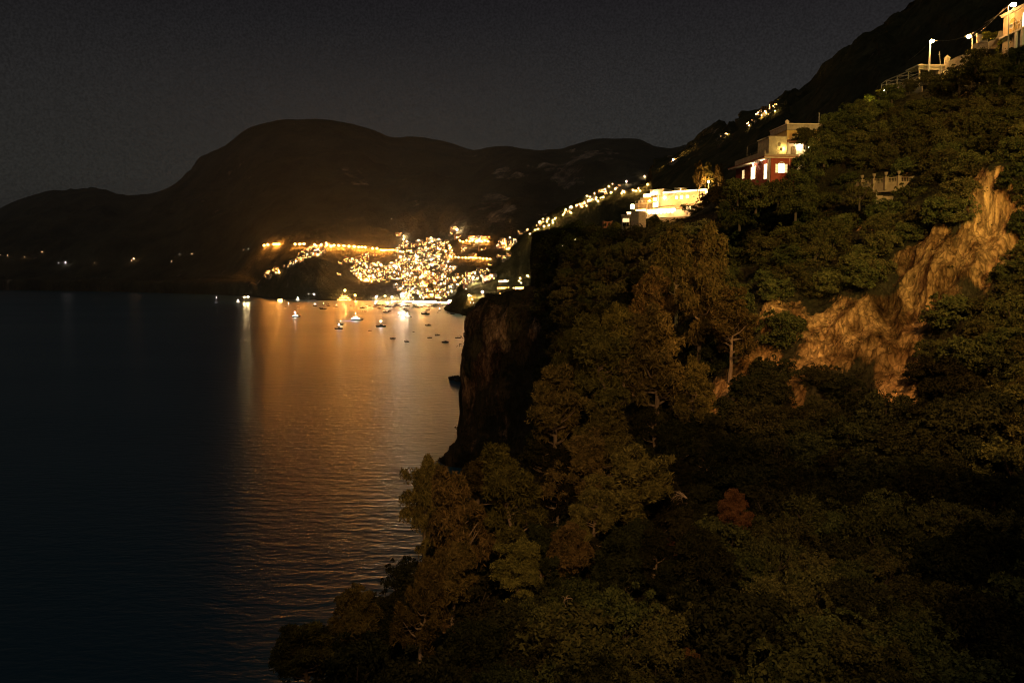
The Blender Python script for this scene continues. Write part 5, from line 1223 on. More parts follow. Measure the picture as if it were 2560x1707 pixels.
# ---------- balustrade terrace with urns
def bx_(x, y): return (2100 + x/9.046, 400 + y/9.046)
nodes = [(278,600,520,159),(497,560,470,156),(765,550,440,153),(1035,525,405,150.5),(1325,500,380,149),(1645,498,390,149.5),(1885,500,402,151)]
wpt = []
for (x, yb_, yt_, d_) in nodes:
    b_ = P(*bx_(x, yb_), d_); tt = P(*bx_(x, yt_), d_); wpt.append((b_, tt.z - b_.z))
zb0 = sum(p[0].z for p in wpt)/len(wpt); ht = sum(p[1] for p in wpt)/len(wpt)
O = wpt[3][0]; t = thing('balustrade_terrace', 'curved stone balustrade terrace half way up the green slope', 'terrace', O[:])
loc = [(p[0] - O) for p in wpt]
mb = MB(); mb2 = MB(); mb3 = MB()
for i in range(len(loc)-1):
    a_, b_ = loc[i], loc[i+1]; n_ = (b_-a_).normalized(); q = Vector((-n_.y, n_.x, 0)).normalized()*.16; ha, hb = wpt[i][1], wpt[i+1][1]
    for (z0a, z1a, w_, M_) in ((.0, .13, 1.0, mb), (-1, 0, .9, mb)):
        pass
    def beam(m_, za0, za1, zb0_, zb1, k):
        e = q*k; m_.add([a_-e+Vector((0,0,za0)), b_-e+Vector((0,0,zb0_)), b_+e+Vector((0,0,zb0_)), a_+e+Vector((0,0,za0)), a_-e+Vector((0,0,za1)), b_-e+Vector((0,0,zb1)), b_+e+Vector((0,0,zb1)), a_+e+Vector((0,0,za1))],
            [(0,3,2,1),(4,5,6,7),(0,1,5,4),(1,2,6,5),(2,3,7,6),(3,0,4,7)])
    beam(mb, ha-.12, ha, hb-.12, hb, 1.0); beam(mb, -.02, .12, -.02, .12, 1.0); beam(mb2, -1.6, -.024, -1.6, -.024, .8)
    k_ = 8 if (b_-a_).length > 1.8 else 6
    for j in range(k_):
        f = (j+.8)/(k_+.6); p = a_.lerp(b_, f); hh_ = ha*(1-f)+hb*f - .24
        m_ = MB(); m_.lathe([(.055,0),(.05,.05*hh_),(.085,.28*hh_),(.05,.55*hh_),(.04,.7*hh_),(.06,.95*hh_),(.06,hh_)], (0,0,0), 8); o = m_.build('baluster', P_aged, t, True); o.location = (p.x, p.y, p.z+.12)
for i in range(1, 6):
    p = loc[i]; h_ = wpt[i][1]; mb3.box(p.x-.3, p.y-.3, p.z-1.2, p.x+.3, p.y+.3, p.z+h_+.06); mb3.box(p.x-.36, p.y-.36, p.z+h_+.062, p.x+.36, p.y+.36, p.z+h_+.16)
mb.build('handrail', P_aged, t); mb2.build('base_wall', P_aged, t); mb3.build('pier', P_aged, t)
for i, nm in ((1,'leftmost'),(2,'second from the left'),(3,'third from the left'),(4,'rightmost')):
    p = O + loc[i] + Vector((0,0,wpt[i][1]+.165)); m_ = MB(); m_.lathe([(.16,0),(.16,.06),(.06,.12),(.07,.22),(.24,.42),(.30,.66),(.27,.70),(.34,.78),(.34,.86),(.24,.86),(.2,.7)], (0,0,0), 14); o = m_.build('stone_urn', P_aged, None, True); o.location = p
    tag(o, f'stone urn on the balustrade pier, {nm} of four', 'urn')
for i, (x, y) in enumerate([(390,480),(630,440),(895,405),(1165,365),(1455,355),(1570,365)]):
    p = P(*bx_(x, y+18), 151.5); c_ = clump((0,0,.1), .5, 160, .12, .4, (1.2,.7,.6), .4, .5)
    o = bpy.data.objects.new('potted_plant', mesh_quads('potted_plant', c_, M_oak)); COL.objects.link(o); o.location = p; tag(o, 'low bushy plant growing behind the balustrade rail', 'plant', 'plants behind the balustrade')
p0 = P(*bx_(822, 965), 146); p1 = P(*bx_(1205, 965), 146); h_ = P(*bx_(822, 805), 146).z - p0.z; wd_ = (p1-p0).x
t = thing('garden_wall', 'pale plastered garden wall in two panels below the balustrade', 'wall', p0[:]); mb = MB(); mb.box(0,0,-1,wd_*.37,.3,h_); mb.build('panel', P_aged, t); mb = MB(); mb.prism([(wd_*.39,-.8),(wd_*.8,-.8),(wd_*.82,0),(wd_*1.0,h_*.55),(wd_,h_*.9),(wd_*.39,h_*.92)], .05, .35); mb.build('panel', P_aged, t)
mb = MB(); mb.tube((-.05,-.1,-1),(-.05,-.1,h_*1.5),.05,n=6); mb.build('post', M_metal, t)
def cable(pts, label, r=.02, sag=.25, mat=None, grp=None):
    m_ = MB(); q = []
    for i in range(len(pts)-1):
        for k in range(10): f = k/10; p = pts[i].lerp(pts[i+1], f); p = p - Vector((0,0,sag*4*f*(1-f))); q.append(p)
    q.append(pts[-1]); O_ = q[0].copy(); m_.path([p-O_ for p in q], [r]*len(q), 4); o = m_.build('overhead_cable', mat or M_metal); o.location = O_; tag(o, label, 'cable', grp); return o
cable([P(*bx_(700,715),147), P(*bx_(1100,715),146.5), P(*bx_(1450,680),146.5)], 'thin cable strung above the pale garden wall', .035, .05, P_aged)

# ---------- pergola house on the upper slope
def tx(x, y): return (2150 + x/5.737, y/5.737)
D5 = 180
fr5 = Frame(P(*tx(850, 1110), D5), 2)
t = fr5.thing('pergola_house', 'low house with cream beam and long sloping glazed pergola', 'house')
def fbox(par, nm, mat, x0, y0, x1, y1, y=0, th=.3):
    a_ = fr5.fx(*tx(x0, y1), y); b_ = fr5.fx(*tx(x1, y0), y); m_ = MB(); m_.box(a_[0], y, a_[1], b_[0], y+th, b_[1]); return m_.build(nm, mat, par)
fbox(t, 'beam', P_cream, 843, 945, 1213, 1000, -.3, .5); fbox(t, 'post', P_cream, 843, 1003, 862, 1130, -.25, .3)
fbox(t, 'post', P_cream, 1205, 1003, 1222, 1130, -.25, .3); fbox(t, 'back_wall', P_olive, 870, 1003, 1203, 1130, 4, .3)
fbox(t, 'roof', P_cream, 838, 926, 1216, 943, -.6, 5.4)
fbox(t, 'wall', P_cream, 1267, 945, 1412, 1033, -.2, 4); fbox(t, 'pier', P_cream, 1267, 1036, 1284, 1130, -.2, 4); fbox(t, 'pier', P_cream, 1352, 1036, 1412, 1130, -.2, 4); fbox(t, 'roof', P_olive, 1262, 930, 1420, 943, -.4, 4.6)
a_ = fr5.fx(*tx(1235, 1150), -.5); b_ = fr5.fx(*tx(1235, 790), -.5); s_ = fr5.fx(*tx(1235, 840), -.5)[1]
o = fr5.O + fr5.X*a_[0] + fr5.Y*-.5; tt = thing('chimney_tower', 'square chimney tower with pyramid cap beside the pergola house', 'tower', (o.x, o.y, o.z+a_[1]), fr5.rz)
w_ = (fr5.fx(*tx(1262,900),-.5)[0]-fr5.fx(*tx(1207,900),-.5)[0])/2
mb = MB(); mb.box(-w_,-w_,-1,w_,w_,s_-a_[1]); mb.build('shaft', P_cream, tt)
mb = MB(); hh_ = s_-a_[1]; tp_ = b_[1]-a_[1]; mb.add([(-w_-.1,-w_-.1,hh_+.003),(w_+.1,-w_-.1,hh_+.003),(w_+.1,w_+.1,hh_+.003),(-w_-.1,w_+.1,hh_+.003),(0,0,tp_)], [(0,3,2,1),(0,1,4),(1,2,4),(2,3,4),(3,0,4)]); mb.build('cap', P_cream, tt)
# glazed pergola running back along the west side (plane x = 0)
yL = fr5.fy(*tx(305, 1210))[0]; zT0 = fr5.fy(*tx(848, 965))[1]; zTL = fr5.fy(*tx(372, 1160))[1]; yM = fr5.fy(*tx(372, 1160))[0]
mb = MB(); mb.tube((0,0,zT0),(0,yM,zTL),.12,n=6); mb.tube((0,yM,zTL),(0,yL,fr5.fy(*tx(305,1210))[1]),.10,n=6)
for px_ in (310, 380, 530, 688, 848):
    yy = fr5.fy(*tx(px_, 1200))[0]; zz = fr5.fy(*tx(px_, {310:1215,380:1160,530:1095,688:1030,848:965}[px_]))[1]; zb_ = fr5.fy(*tx(px_, 1340))[1]
    mb.tube((0,yy,zb_-.5),(0,yy,zz),.10,n=6); mb.tube((0,yy,zz*.6+zb_*.4),(4,yy,zz*.6+zb_*.4),.07,n=5); mb.tube((0,yy,zz-.1),(4.2,yy,zz+.3),.07,n=5)
for zf in (.45,.8): mb.tube((0,.3,zT0*zf),(0,yL-.5,zTL*zf-.3),.06,n=5)
mb.build('pergola_frame', P_cream, t)
mb = MB(); mb.box(4.1, .5, -4, 4.3, yL, zTL-.3); mb.build('back_wall', P_olive, t)
mb = MB(); a1 = fr5.fy(*tx(885,1235),-.6); a2 = fr5.fy(*tx(540,1345),-.6); vs = [(-.6,a1[0],a1[1]-1.2),(-.6,a2[0],a2[1]-1.2),(-.3,a2[0],a2[1]-1.2),(-.3,a1[0],a1[1]-1.2),(-.6,a1[0],a1[1]),(-.6,a2[0],a2[1]),(-.3,a2[0],a2[1]),(-.3,a1[0],a1[1])]
mb.add(vs, [(0,3,2,1),(4,5,6,7),(0,1,5,4),(1,2,6,5),(2,3,7,6),(3,0,4,7)]); mb.build('low_wall', P_olive, t)
for x in (470, 500, 550, 572): y_, z_ = fr5.fy(*tx(x, 1255), 2.0); mb = MB(); mb.ball((2.0, y_, z_), .10, 6); mb.build('hanging_lamp', glow_mat('small pink lamp', (1.0,.55,.4), 6), t)
p0 = P(*tx(1180, 1240), 172); p1 = P(*tx(1138, 745), 172); mb = MB(); mb.tube((0,0,-.5), p1-p0, .10, .06, 7); mb.box(-.2+(p1-p0).x,-.05,(p1-p0).z-.6,.2+(p1-p0).x,.05,(p1-p0).z-.5); o = mb.build('utility_pole', M_metal); o.location = p0; tag(o, 'slightly leaning wooden pole in front of the pergola house', 'pole')

# retaining walls and path between the houses
def slab(name, pts, d0, d1, thick, mat, label, cat):
    q = [P(*tx(x, y), d0 + (d1-d0)*i/(len(pts)-1)) for i, (x, y) in enumerate(pts)]; O_ = q[0].copy(); n = len(q); m_ = MB()
    vs = [p-O_ for p in q] + [p-O_+Vector((thick*.5, thick, 0)) for p in q]; m_.add(vs, [tuple(range(n)), tuple(range(n,2*n))[::-1]] + [(k, k+n, (k+1)%n+n, (k+1)%n) for k in range(n)])
    o = m_.build(name, mat); o.location = O_; tag(o, label, cat); return o
slab('retaining_wall', [(1268,880),(1268,960),(1790,960),(1850,705),(1850,600),(1640,625),(1535,760),(1400,815)], 176, 176, 2.0, M_stone, 'brown stone retaining wall climbing right from the pergola house', 'wall')
slab('stone_wall', [(1850,595),(1850,700),(2065,708),(2085,560),(2048,552),(1965,560)], 160, 158, 1.2, P_cream, 'warmly lit stone wall just left of the arched house', 'wall')
slab('gate_pillar', [(1988,455),(1975,520),(1942,556),(2045,556),(2045,448),(2010,446)], 159, 159, .8, P_cream, 'scroll-sided wall end rising at the left corner of the arched house', 'pillar')
# slatted white planter box
p0 = P(*tx(1690, 610), 163); t = thing('slatted_gate', 'bright white slatted gate panel under the middle street lamp', 'gate', p0[:], R(-6)); sc_ = 163/F/5.737
mb = MB(); w_, h_ = 130*sc_, 108*sc_
mb.box(0,0,h_-.12,w_,.1,h_); mb.box(0,0,0,w_,.1,.12); mb.build('frame', P_white, t); mb = MB()
for k in range(9): mb.box(w_*k/8.6, .02, .122, w_*k/8.6+.12, .08, h_-.122)
mb.build('slats', P_white, t); mb = MB(); mb.box(0,.6,0,w_,.7,h_); mb.build('back_panel', P_cream, t)
o = bpy.data.objects.new('garden_bush', mesh_quads('garden_bush', np.concatenate([clump((random.uniform(-1.3,1.3), random.uniform(-.8,.8), random.uniform(.2,1.6)), random.uniform(.4,.7), 170, .12, .4, (1,1,1), .4, .4) for _ in range(14)]), M_yel)); COL.objects.link(o); o.location = P(*tx(1840, 600), 162); tag(o, 'yellow-green bush lit by the lamps beside the white slatted gate', 'bush')

# ---------- arched house at the top right
fr4 = Frame(P(*tx(2045, 545), 150), 0)
t = fr4.thing('arched_house', 'pale house with tall arched bays at the top right corner', 'house')
zt4 = fr4.fy(*tx(2045, 262))[1]; zl4 = 0
mb = MB(); mb.box(0, -12, -3, 8, 0, zt4); mb.build('wall', P_cream, t)
mb = MB(); mb.box(-.35, -12.2, zt4+.003, 8.2, .3, zt4+.3); mb.box(-.5, -12.3, zt4+.303, 8.3, .45, zt4+.42); mb.build('cornice', P_white, t)
mb = MB(); mb.box(-.5, -12.2, -.25, -.005, .3, .05); mb.build('ledge', P_white, t)
def warch(c, hw, top, nm='arched_window', glow=None):
    y_, _ = fr4.fy(*tx(c, 300)); zt_ = fr4.fy(*tx(c, top))[1]
    pts_o = arch(y_-hw-.12, y_+hw+.12, .12, zt_+.12, 10); pts_i = arch(y_-hw, y_+hw, .2, zt_, 10); n = len(pts_o)
    vs = [(-.09, a, b) for a, b in pts_o] + [(-.09, a, b) for a, b in pts_i] + [(-.003, a, b) for a, b in pts_o] + [(-.003, a, b) for a, b in pts_i]; fs = []
    for k in range(n): j = (k+1) % n; fs += [(k, j, n+j, n+k), (2*n+k, 2*n+j, j, k), (n+k, n+j, 3*n+j, 3*n+k)]
    m_ = MB(); m_.add(vs, fs); zm = zt_-hw; m_.box(-.08, y_-hw, zm-.06, -.03, y_+hw, zm+.06); m_.box(-.08, y_-.05, .2, -.03, y_+.05, zm-.07); w_ = m_.build(nm, P_white, t)
    m_ = MB(); vs = [(-.02, a, b) for a, b in pts_i]; m_.add(vs, [tuple(range(n))]); m_.build('pane', glow or P_yellow, w_)
warch(2195, .95, 258); warch(2275, .55, 300); warch(2370, 1.0, 205); warch(2470, .9, 160)
mb = MB(); mb.box(-.12, fr4.fy(*tx(2348,400))[0]-.25, .3, -.01, fr4.fy(*tx(2336,400))[0], 2.6); mb.build('lit_door', G_room, t)
for px_ in (2265, 2350): yy = fr4.fy(*tx(px_, 560))[0]; mb = MB(); mb.box(-.45, yy-.3, -3, -.15, yy+.3, -.26); mb.build('pillar', P_white, t)
x_ = fr4.fy(*tx(2160, 385), -.9); d_ = thing('satellite_dish', 'round satellite dish on the wall of the arched house behind the lamp post', 'satellite dish', (fr4.O + fr4.X*-.7 + fr4.Y*x_[0] + Vector((0,0,x_[1])))[:], R(-60))
mb = MB(); n_ = 14; vs = []
for q in (.05,.4,.7,1.0):
    for k in range(n_): a_ = 2*math.pi*k/n_; vs.append((.42*q*math.cos(a_), -.12*q*q, .42*q*math.sin(a_)))
mb.add(vs, [(i*n_+k, i*n_+(k+1)%n_, (i+1)*n_+(k+1)%n_, (i+1)*n_+k) for i in range(3) for k in range(n_)] + [tuple(range(n_))]); mb.build('dish', P_white, d_); mb = MB(); mb.tube((0,0,0),(0,.7,0),.03,n=5); mb.build('mount', M_metal, d_)

# ---------- the three near street lamps
def street(px, pyt, pyb, d, label, arm=(.0,-.3), lean=0.0, head=.30, rad=.09, pm=None):
    b_ = P(*tx(px, pyb), d); tp_ = P(*tx(px+lean, pyt), d); h_ = tp_.z - b_.z; dx = (tp_-b_).x
    t = thing('street_lamp', label, 'street lamp', b_[:])
    mb = MB(); mb.path([(0,0,-1.5),(0,0,.5),(dx*.5,0,h_*.5),(dx,0,h_)], [rad*1.3, rad*1.3, rad, rad*.7], 9); mb.build('pole', pm or M_pole, t)
    mb = MB(); mb.path([(dx,0,h_),(dx+arm[0]*.5, arm[1]*.5, h_+.25),(dx+arm[0], arm[1], h_+.25)], [.05,.04,.04], 6); mb.build('arm', M_pole, t)
    mb = MB(); mb.lathe([(.05,.2),(.30,.1),(.34,.0),(.30,-.02)], (dx+arm[0], arm[1], h_+.22), 10); mb.build('lamp_shade', M_pole, t)
    mb = MB(); mb.ball((dx+arm[0], arm[1], h_+.1), head, 8, 0, .7); mb.build('lamp_bulb', G_street, t); return b_ + Vector((dx+arm[0], arm[1], h_+.1))
P_pale = surf_mat('white painted pole', (.6,.58,.52), (.75,.72,.66), 3, .6)
l3 = street(992, 610, 930, 178, 'tall white lamp post above the roof of the pergola house', (.12,-.5), 16, .46, .17, P_pale)
l2 = street(1608, 540, 640, 166, 'street lamp beside the white slatted gate, middle of three', (-.8,-.3), 0, .44, .05)
l1 = street(2128, 85, 700, 147, 'tallest street lamp in front of the arched house at the top right', (.75,-.2), 0, .48, .10)
cable([l3+Vector((0,.5,.3)), l2+Vector((0,.4,.3)), l1+Vector((-.8,.2,0))], 'overhead cable linking the three street lamps', .018, .5)
cable([l3+Vector((0,.5,.3)), P(*tx(700, 870), 190)], 'overhead cable slanting down left from the white lamp post', .022, .3)
cable([l2+Vector((1.2,.4,.2)), P(*tx(2060,130),148)], 'upper cable rising to the arched house', .022, .35)
cable([P(*tx(1790,330),155), P(*tx(2110,110),147)], 'lower cable rising to the arched house', .022, .2)
def lbush(name, x, y, d, rad, n, mat, label, cat='bush', tr=True, conv=None):
    b_ = P(x, y, d); g_ = [clump((random.uniform(-.6,.6)*rad, random.uniform(-.5,.5)*rad, random.uniform(.1,1.3)*rad), rad*random.uniform(.32,.5), 150, .07*rad+.05, .42, (1,1,.9), .4, .4) for _ in range(n)]
    t = thing(name, label, cat, b_[:]); o = bpy.data.objects.new('crown', mesh_quads('crown', np.concatenate(g_), mat)); COL.objects.link(o); o.parent = t
    mb = MB(); mb.path([(0,0,-rad*.8),(.05*rad,0,0),(0,0,.6*rad)], [.09*rad,.07*rad,.04*rad], 6); mb.build('trunk', M_bark, t); return t
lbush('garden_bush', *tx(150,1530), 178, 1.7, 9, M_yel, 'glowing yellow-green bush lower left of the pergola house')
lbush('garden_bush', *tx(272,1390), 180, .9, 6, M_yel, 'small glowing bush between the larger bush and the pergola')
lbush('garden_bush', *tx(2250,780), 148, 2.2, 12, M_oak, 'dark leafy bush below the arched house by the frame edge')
lbush('garden_bush', *tx(2050,770), 152, 1.6, 9, M_yel, 'bright yellow-green bush at the foot of the tallest street lamp')
def bulb(p, r_, g_, label, par=None):
    t = thing('garden_lamp', label, 'lamp', (p.x, p.y, p.z-.6)); mb = MB(); mb.ball((0,0,.6), r_, 6); mb.build('lamp_bulb', g_, t); mb = MB(); mb.tube((0,0,-.4),(0,0,.6-r_*.6),.03,n=5); mb.build('post', M_metal, t)
bulb(P(*tx(165,1470), 176.5), .13, G_lantern, 'small lamp hidden in the glowing bush'); bulb(P(*tx(345,1300), 180.5), .10, G_lantern, 'small lamp at the far end of the pergola')

# ---------- the bright hotel
def hx(x, y): return (1540 + x/8.4, 430 + y/8.4)
A_ = P(*hx(880, 745), 400); B_ = P(*hx(2050, 600), 379); rz_ = math.degrees(math.atan2(B_.y-A_.y, B_.x-A_.x))
fr6 = Frame(A_, rz_)
t = fr6.thing('hotel', 'brilliantly lit long terraced hotel on the ridge with glowing roof edges', 'hotel')
def hb(nm, mat, x0, y0, x1, y1, y=0.0, th=8.0, par=None):
    a_ = fr6.fx(*hx(x0, (y0+y1)/2), y); b_ = fr6.fx(*hx(x1, (y0+y1)/2), y); zt_ = fr6.fx(*hx((x0+x1)/2, y0), y)[1]; zb_ = fr6.fx(*hx((x0+x1)/2, y1), y)[1]
    m_ = MB(); m_.box(a_[0], y, zb_, b_[0], y+th, zt_); return m_.build(nm, mat, par or t)
ztop_ = fr6.fx(*hx(1400, 412))[1]; xE = fr6.fx(*hx(2050, 450))[0]
mb = MB(); mb.box(0, 0, -8, xE, 10, ztop_-.5); mb.build('wall', P_cream, t)
mb = MB(); mb.box(-.3, -.2, ztop_-.497, fr6.fx(*hx(1705,400))[0], .2, ztop_+.5); mb.box(fr6.fx(*hx(1728,400))[0], -.2, ztop_-.497, xE+.2, .2, ztop_+.5); mb.build('parapet', P_white, t)
mb = MB(); mb.box(-.2, -.3, ztop_-.15, fr6.fx(*hx(1700,400))[0], -.203, ztop_+.35); mb.box(fr6.fx(*hx(1732,400))[0], -.3, ztop_-.15, xE, -.203, ztop_+.35); mb.build('glow_band', G_strip, t)  # emissive band stands for the brightly lit parapet
hb('wall', P_blue, 1885, 440, 2050, 700, -.6, 6)['label'] = 'bluish white end wall of the hotel'
mb = MB(); a_ = fr6.fx(*hx(1885, 400), -.9); b_ = fr6.fx(*hx(2050, 400), -.9); mb.box(a_[0], -.9, fr6.fx(*hx(1950,432),-.9)[1], b_[0], -.64, fr6.fx(*hx(1950,352),-.9)[1]); mb.build('glow_band', G_strip, t)  # emissive block stands for light on the white roof end
def hw(x0, x1, y0, y1, glow, y=0.0, arched=False, nm='window'):
    xa, zb = fr6.fx(*hx(x0, y0), y); xb, za = fr6.fx(*hx(x1, y1), y)
    m_ = MB(); f_ = .12
    m_.box(xa-f_, y-.12, za-f_, xa, y-.004, zb+f_); m_.box(xb, y-.12, za-f_, xb+f_, y-.004, zb+f_); m_.box(xa+.001, y-.12, zb, xb-.001, y-.004, zb+f_); m_.box(xa+.001, y-.12, za-f_, xb-.001, y-.004, za)
    w_ = m_.build(nm, P_white, t); m_ = MB()
    if arched: m_.prism(arch(xa, xb, za, zb, 8), y-.05, y-.008)
    else: m_.box(xa, y-.05, za, xb, y-.008, zb)
    m_.build('pane', glow, w_)
G_hw = glow_mat('hotel window', (1.0,.80,.45), 8); G_flood = glow_mat('hotel flood light', (1.0,.72,.32), 60)
for a in [(1248,1292,512,565),(1350,1405,503,558),(1475,1522,493,548)]: hw(*a, G_hw)
hw(1628,1650,508,530, G_dark); hw(1808,1840,478,535, G_dark)
for cx in (1270, 1377, 1498, 1640):
    x_, z_ = fr6.fx(*hx(cx, 485)); m_ = MB(); m_.path([(x_+.95*math.cos(math.pi*k/8), -.08, z_-.55+.75*math.sin(math.pi*k/8)) for k in range(9)], [.09]*9, 5); m_.build('window_hood', P_white, t)
# flood lit recess + stair
mb = MB(); x_, z_ = fr6.fx(*hx(1015, 540), -.4); mb.ball((x_, -.4, z_), .55, 8); mb.build('wall_lamp', G_flood, t)
mb = MB(); q = [fr6.fx(*hx(x, y), -1.1) for x, y in [(1035,600),(1060,600),(1205,480),(1290,470),(1290,450),(1195,450),(1110,505),(1030,575)]]; mb.prism(q, -1.1, -.005); mb.build('staircase', P_white, t)
q0 = fr6.fx(*hx(1320, 505), -.3); q1 = fr6.fx(*hx(1300, 440), -.3); mb = MB(); mb.prism([(q1[0], q1[1]), (q1[0]+.8, q1[1]), (q0[0]+.2, q0[1])], -.35, -.004); mb.build('bracket', P_white, t)
# roof pavilion (lattice)
mb = MB(); a_ = fr6.fx(*hx(1225, 380), 1.2); b_ = fr6.fx(*hx(1435, 380), 1.2); zt_ = fr6.fx(*hx(1330, 338), 1.2)[1]; z0_ = ztop_-.4
for k in range(12): x_ = a_[0]+(b_[0]-a_[0])*k/11; mb.box(x_-.08, 1.2, z0_, x_+.08, 1.36, zt_-.003)
mb.box(a_[0]-.1, 1.15, zt_, b_[0]+.1, 4.5, zt_+.14); mb.build('roof_pavilion', P_cream, t)
mb = MB(); mb.box(a_[0]+.2, 3.6, z0_, b_[0]-.2, 3.8, zt_-.1); mb.build('pavilion_wall', P_yellow, t)
mb = MB(); mb.ball(((a_[0]+b_[0])/2, 2.4, zt_-.5), .22, 6); mb.build('pavilion_lamp', G_flood, t)
# left, stepped wing
hb('upper_block', P_cream, 712, 378, 985, 500, -.4, 7); hb('upper_cornice', P_white, 700, 366, 1000, 376, -.8, 8)
hw(728,748,420,500, G_strip2, -.4, True); hw(772,805,408,470, G_flood, -.4, True)
hb('middle_block', P_yellow, 590, 530, 882, 645, -1.4, 9); hb('glow_band', G_strip, 580, 468, 716, 526, -1.6, .3); hb('parapet', P_white, 582, 466, 714, 528, -1.28, 3)  # emissive box in front of the parapet stands for the light on it
hb('side_block', P_cream, 510, 545, 588, 650, -1.2, 7); hb('side_block', P_cream, 465, 590, 540, 655, -2.0, 6)
hw(790,848,545,600, G_flood, -1.4); hw(700,725,590,620, G_hw, -1.4, True); hb('column', P_white, 862, 470, 885, 740, -1.7, .5)
mb = MB(); x_, z_ = fr6.fx(*hx(835, 440), -1.3); mb.ball((x_,-1.3,z_), .5, 8); mb.build('wall_lamp', G_flood, t)
hb('terrace_slab', P_cream, 400, 648, 790, 664, -4.5, 9); hb('lower_room', P_olive, 400, 668, 775, 790, -3.2, 8)
for x in (470, 642): hb('post', P_cream, x, 667, x+10, 785, -4.2, .3)
hb('lit_bay', G_strip, 780, 640, 872, 735, -3.3, .2)
mb = MB(); a_ = fr6.fx(*hx(410, 640), -4.4); b_ = fr6.fx(*hx(780, 640), -4.4)
mb.tube((a_[0],-4.4,a_[1]+.55),(b_[0],-4.4,a_[1]+.55),.05,n=5)
for k in range(13): x_ = a_[0]+(b_[0]-a_[0])*k/12; mb.tube((x_,-4.4,a_[1]-.35),(x_,-4.4,a_[1]+.55),.035,n=4)
mb.build('railing', P_white, t)
# lower terrace: brilliant arcade
hb('terrace_wall', P_white, 408, 800, 1500, 960, -6.0, 3.2)
hb('glow_band', G_strip, 420, 790, 612, 842, -6.35, .3); hb('glow_band', G_strip, 655, 780, 1235, 832, -6.3, .25)  # emissive bands put the terrace light onto the white wall
hb('glow_band', G_strip, 1480, 735, 1570, 775, -6.3, .25)
hw(440,545,872,970, G_flood, -6.0); hw(582,648,868,945, P_olive, -6.0, False, 'door')
for k in range(7): hw(690+k*78, 735+k*78, 845-k*4, 885-k*5, G_strip, -6.0, True, 'arch_opening')
hb('terrace_rim', P_cream, 405, 760, 1480, 786, -6.2, 3.5)
for k in range(9):
    x_, z_ = fr6.fx(*hx(840+k*48, 745-k*4), -4); c_ = clump((x_, -4, z_+.1), .55, 90, .14, .4, (1.3,.8,.6), .4, .5)
    o = bpy.data.objects.new('planter_shrub', mesh_quads('planter_shrub', c_, M_oak)); COL.objects.link(o); o.location = fr6.O; o.rotation_euler = (0,0,fr6.rz); tag(o, 'low shrub in the planter row along the hotel terrace', 'shrub', 'planter shrubs of the hotel terrace')
# the big lantern at the left corner
p_ = P(*hx(345, 800), 388); tl_ = thing('terrace_lantern', 'huge glaring lantern on the left corner of the hotel terrace', 'lantern', p_[:])
sc_ = 388/F/8.4; mb = MB(); mb.lathe([(1.0,0),(1.2,.3),(1.0,.5)], n=12); mb.build('base', M_iron, tl_); mb = MB(); mb.lathe([(32*sc_,.503),(38*sc_,1.2),(38*sc_,100*sc_),(26*sc_,116*sc_)], n=12); mb.build('glass', G_strip, tl_); mb = MB(); mb.lathe([(40*sc_,117*sc_),(4*sc_,135*sc_)], n=12); mb.build('cap', M_iron, tl_)
p_ = P(*hx(275, 905), 386); tl_ = thing('lit_awning', 'small glowing awning below the huge lantern', 'awning', p_[:]); mb = MB(); s_ = 386/F/8.4
mb.prism([(-45*s_,62*s_),(45*s_,62*s_),(25*s_,0),(-20*s_,10*s_)], 0, 1.5); mb.build('canopy', G_strip2, tl_); mb = MB(); mb.tube((0,.7,-2),(0,.7,-.01),.08,n=6); mb.build('post', M_metal, tl_)
# crenellated round tower
c_ = P(*hx(207, 1180), 372); sc_ = 372/F/8.4; rr = 92*sc_; hh_ = 255*sc_
t2 = thing('round_tower', 'grey stone tower with crenellations and dim arched windows left of the hotel', 'tower', c_[:], R(-12))
mb = MB(); n_ = 20; mb.lathe([(rr*.92,-4),(rr*.95,hh_*.3),(rr*.98,hh_*.86),(rr*1.08,hh_*.9),(rr*1.08,hh_)], n=n_); mb.build('wall', M_stone, t2)
mb = MB()
for k in range(14): a_ = 2*math.pi*k/14; x_, y_ = rr*1.0*math.cos(a_), rr*1.0*math.sin(a_); mb.lathe([(.32,hh_+.003),(.32,hh_+.55)], (x_,y_,0), 4)
mb.build('crenellation', M_stone, t2)
for k, (aa, zz, gl_) in enumerate([(-118,.62,G_room2),(-100,.62,G_room2),(-82,.62,G_room2),(-55,.62,G_room2),(-115,.28,G_dark),(-90,.28,G_dark),(-62,.28,G_dark)]):
    a_ = R(aa); x_, y_ = rr*.985*math.cos(a_), rr*.985*math.sin(a_); m_ = MB(); m_.prism(arch(-.42,.42,hh_*zz-.8,hh_*zz+.85,7), -.16,.02); w_ = m_.build('window', gl_, t2); w_.location = (x_,y_,0); w_.rotation_euler = (0,0,a_+math.pi/2)
fr7 = Frame(P(*hx(315, 1100), 378), rz_); mb = MB(); mb.box(0,0,-5,4.2,6,fr7.fx(*hx(360,820))[1]); o = mb.build('annex', M_stone); o.location = fr7.O; o.rotation_euler = (0,0,fr7.rz); tag(o, 'dark stone annex between the round tower and the hotel terrace', 'building')

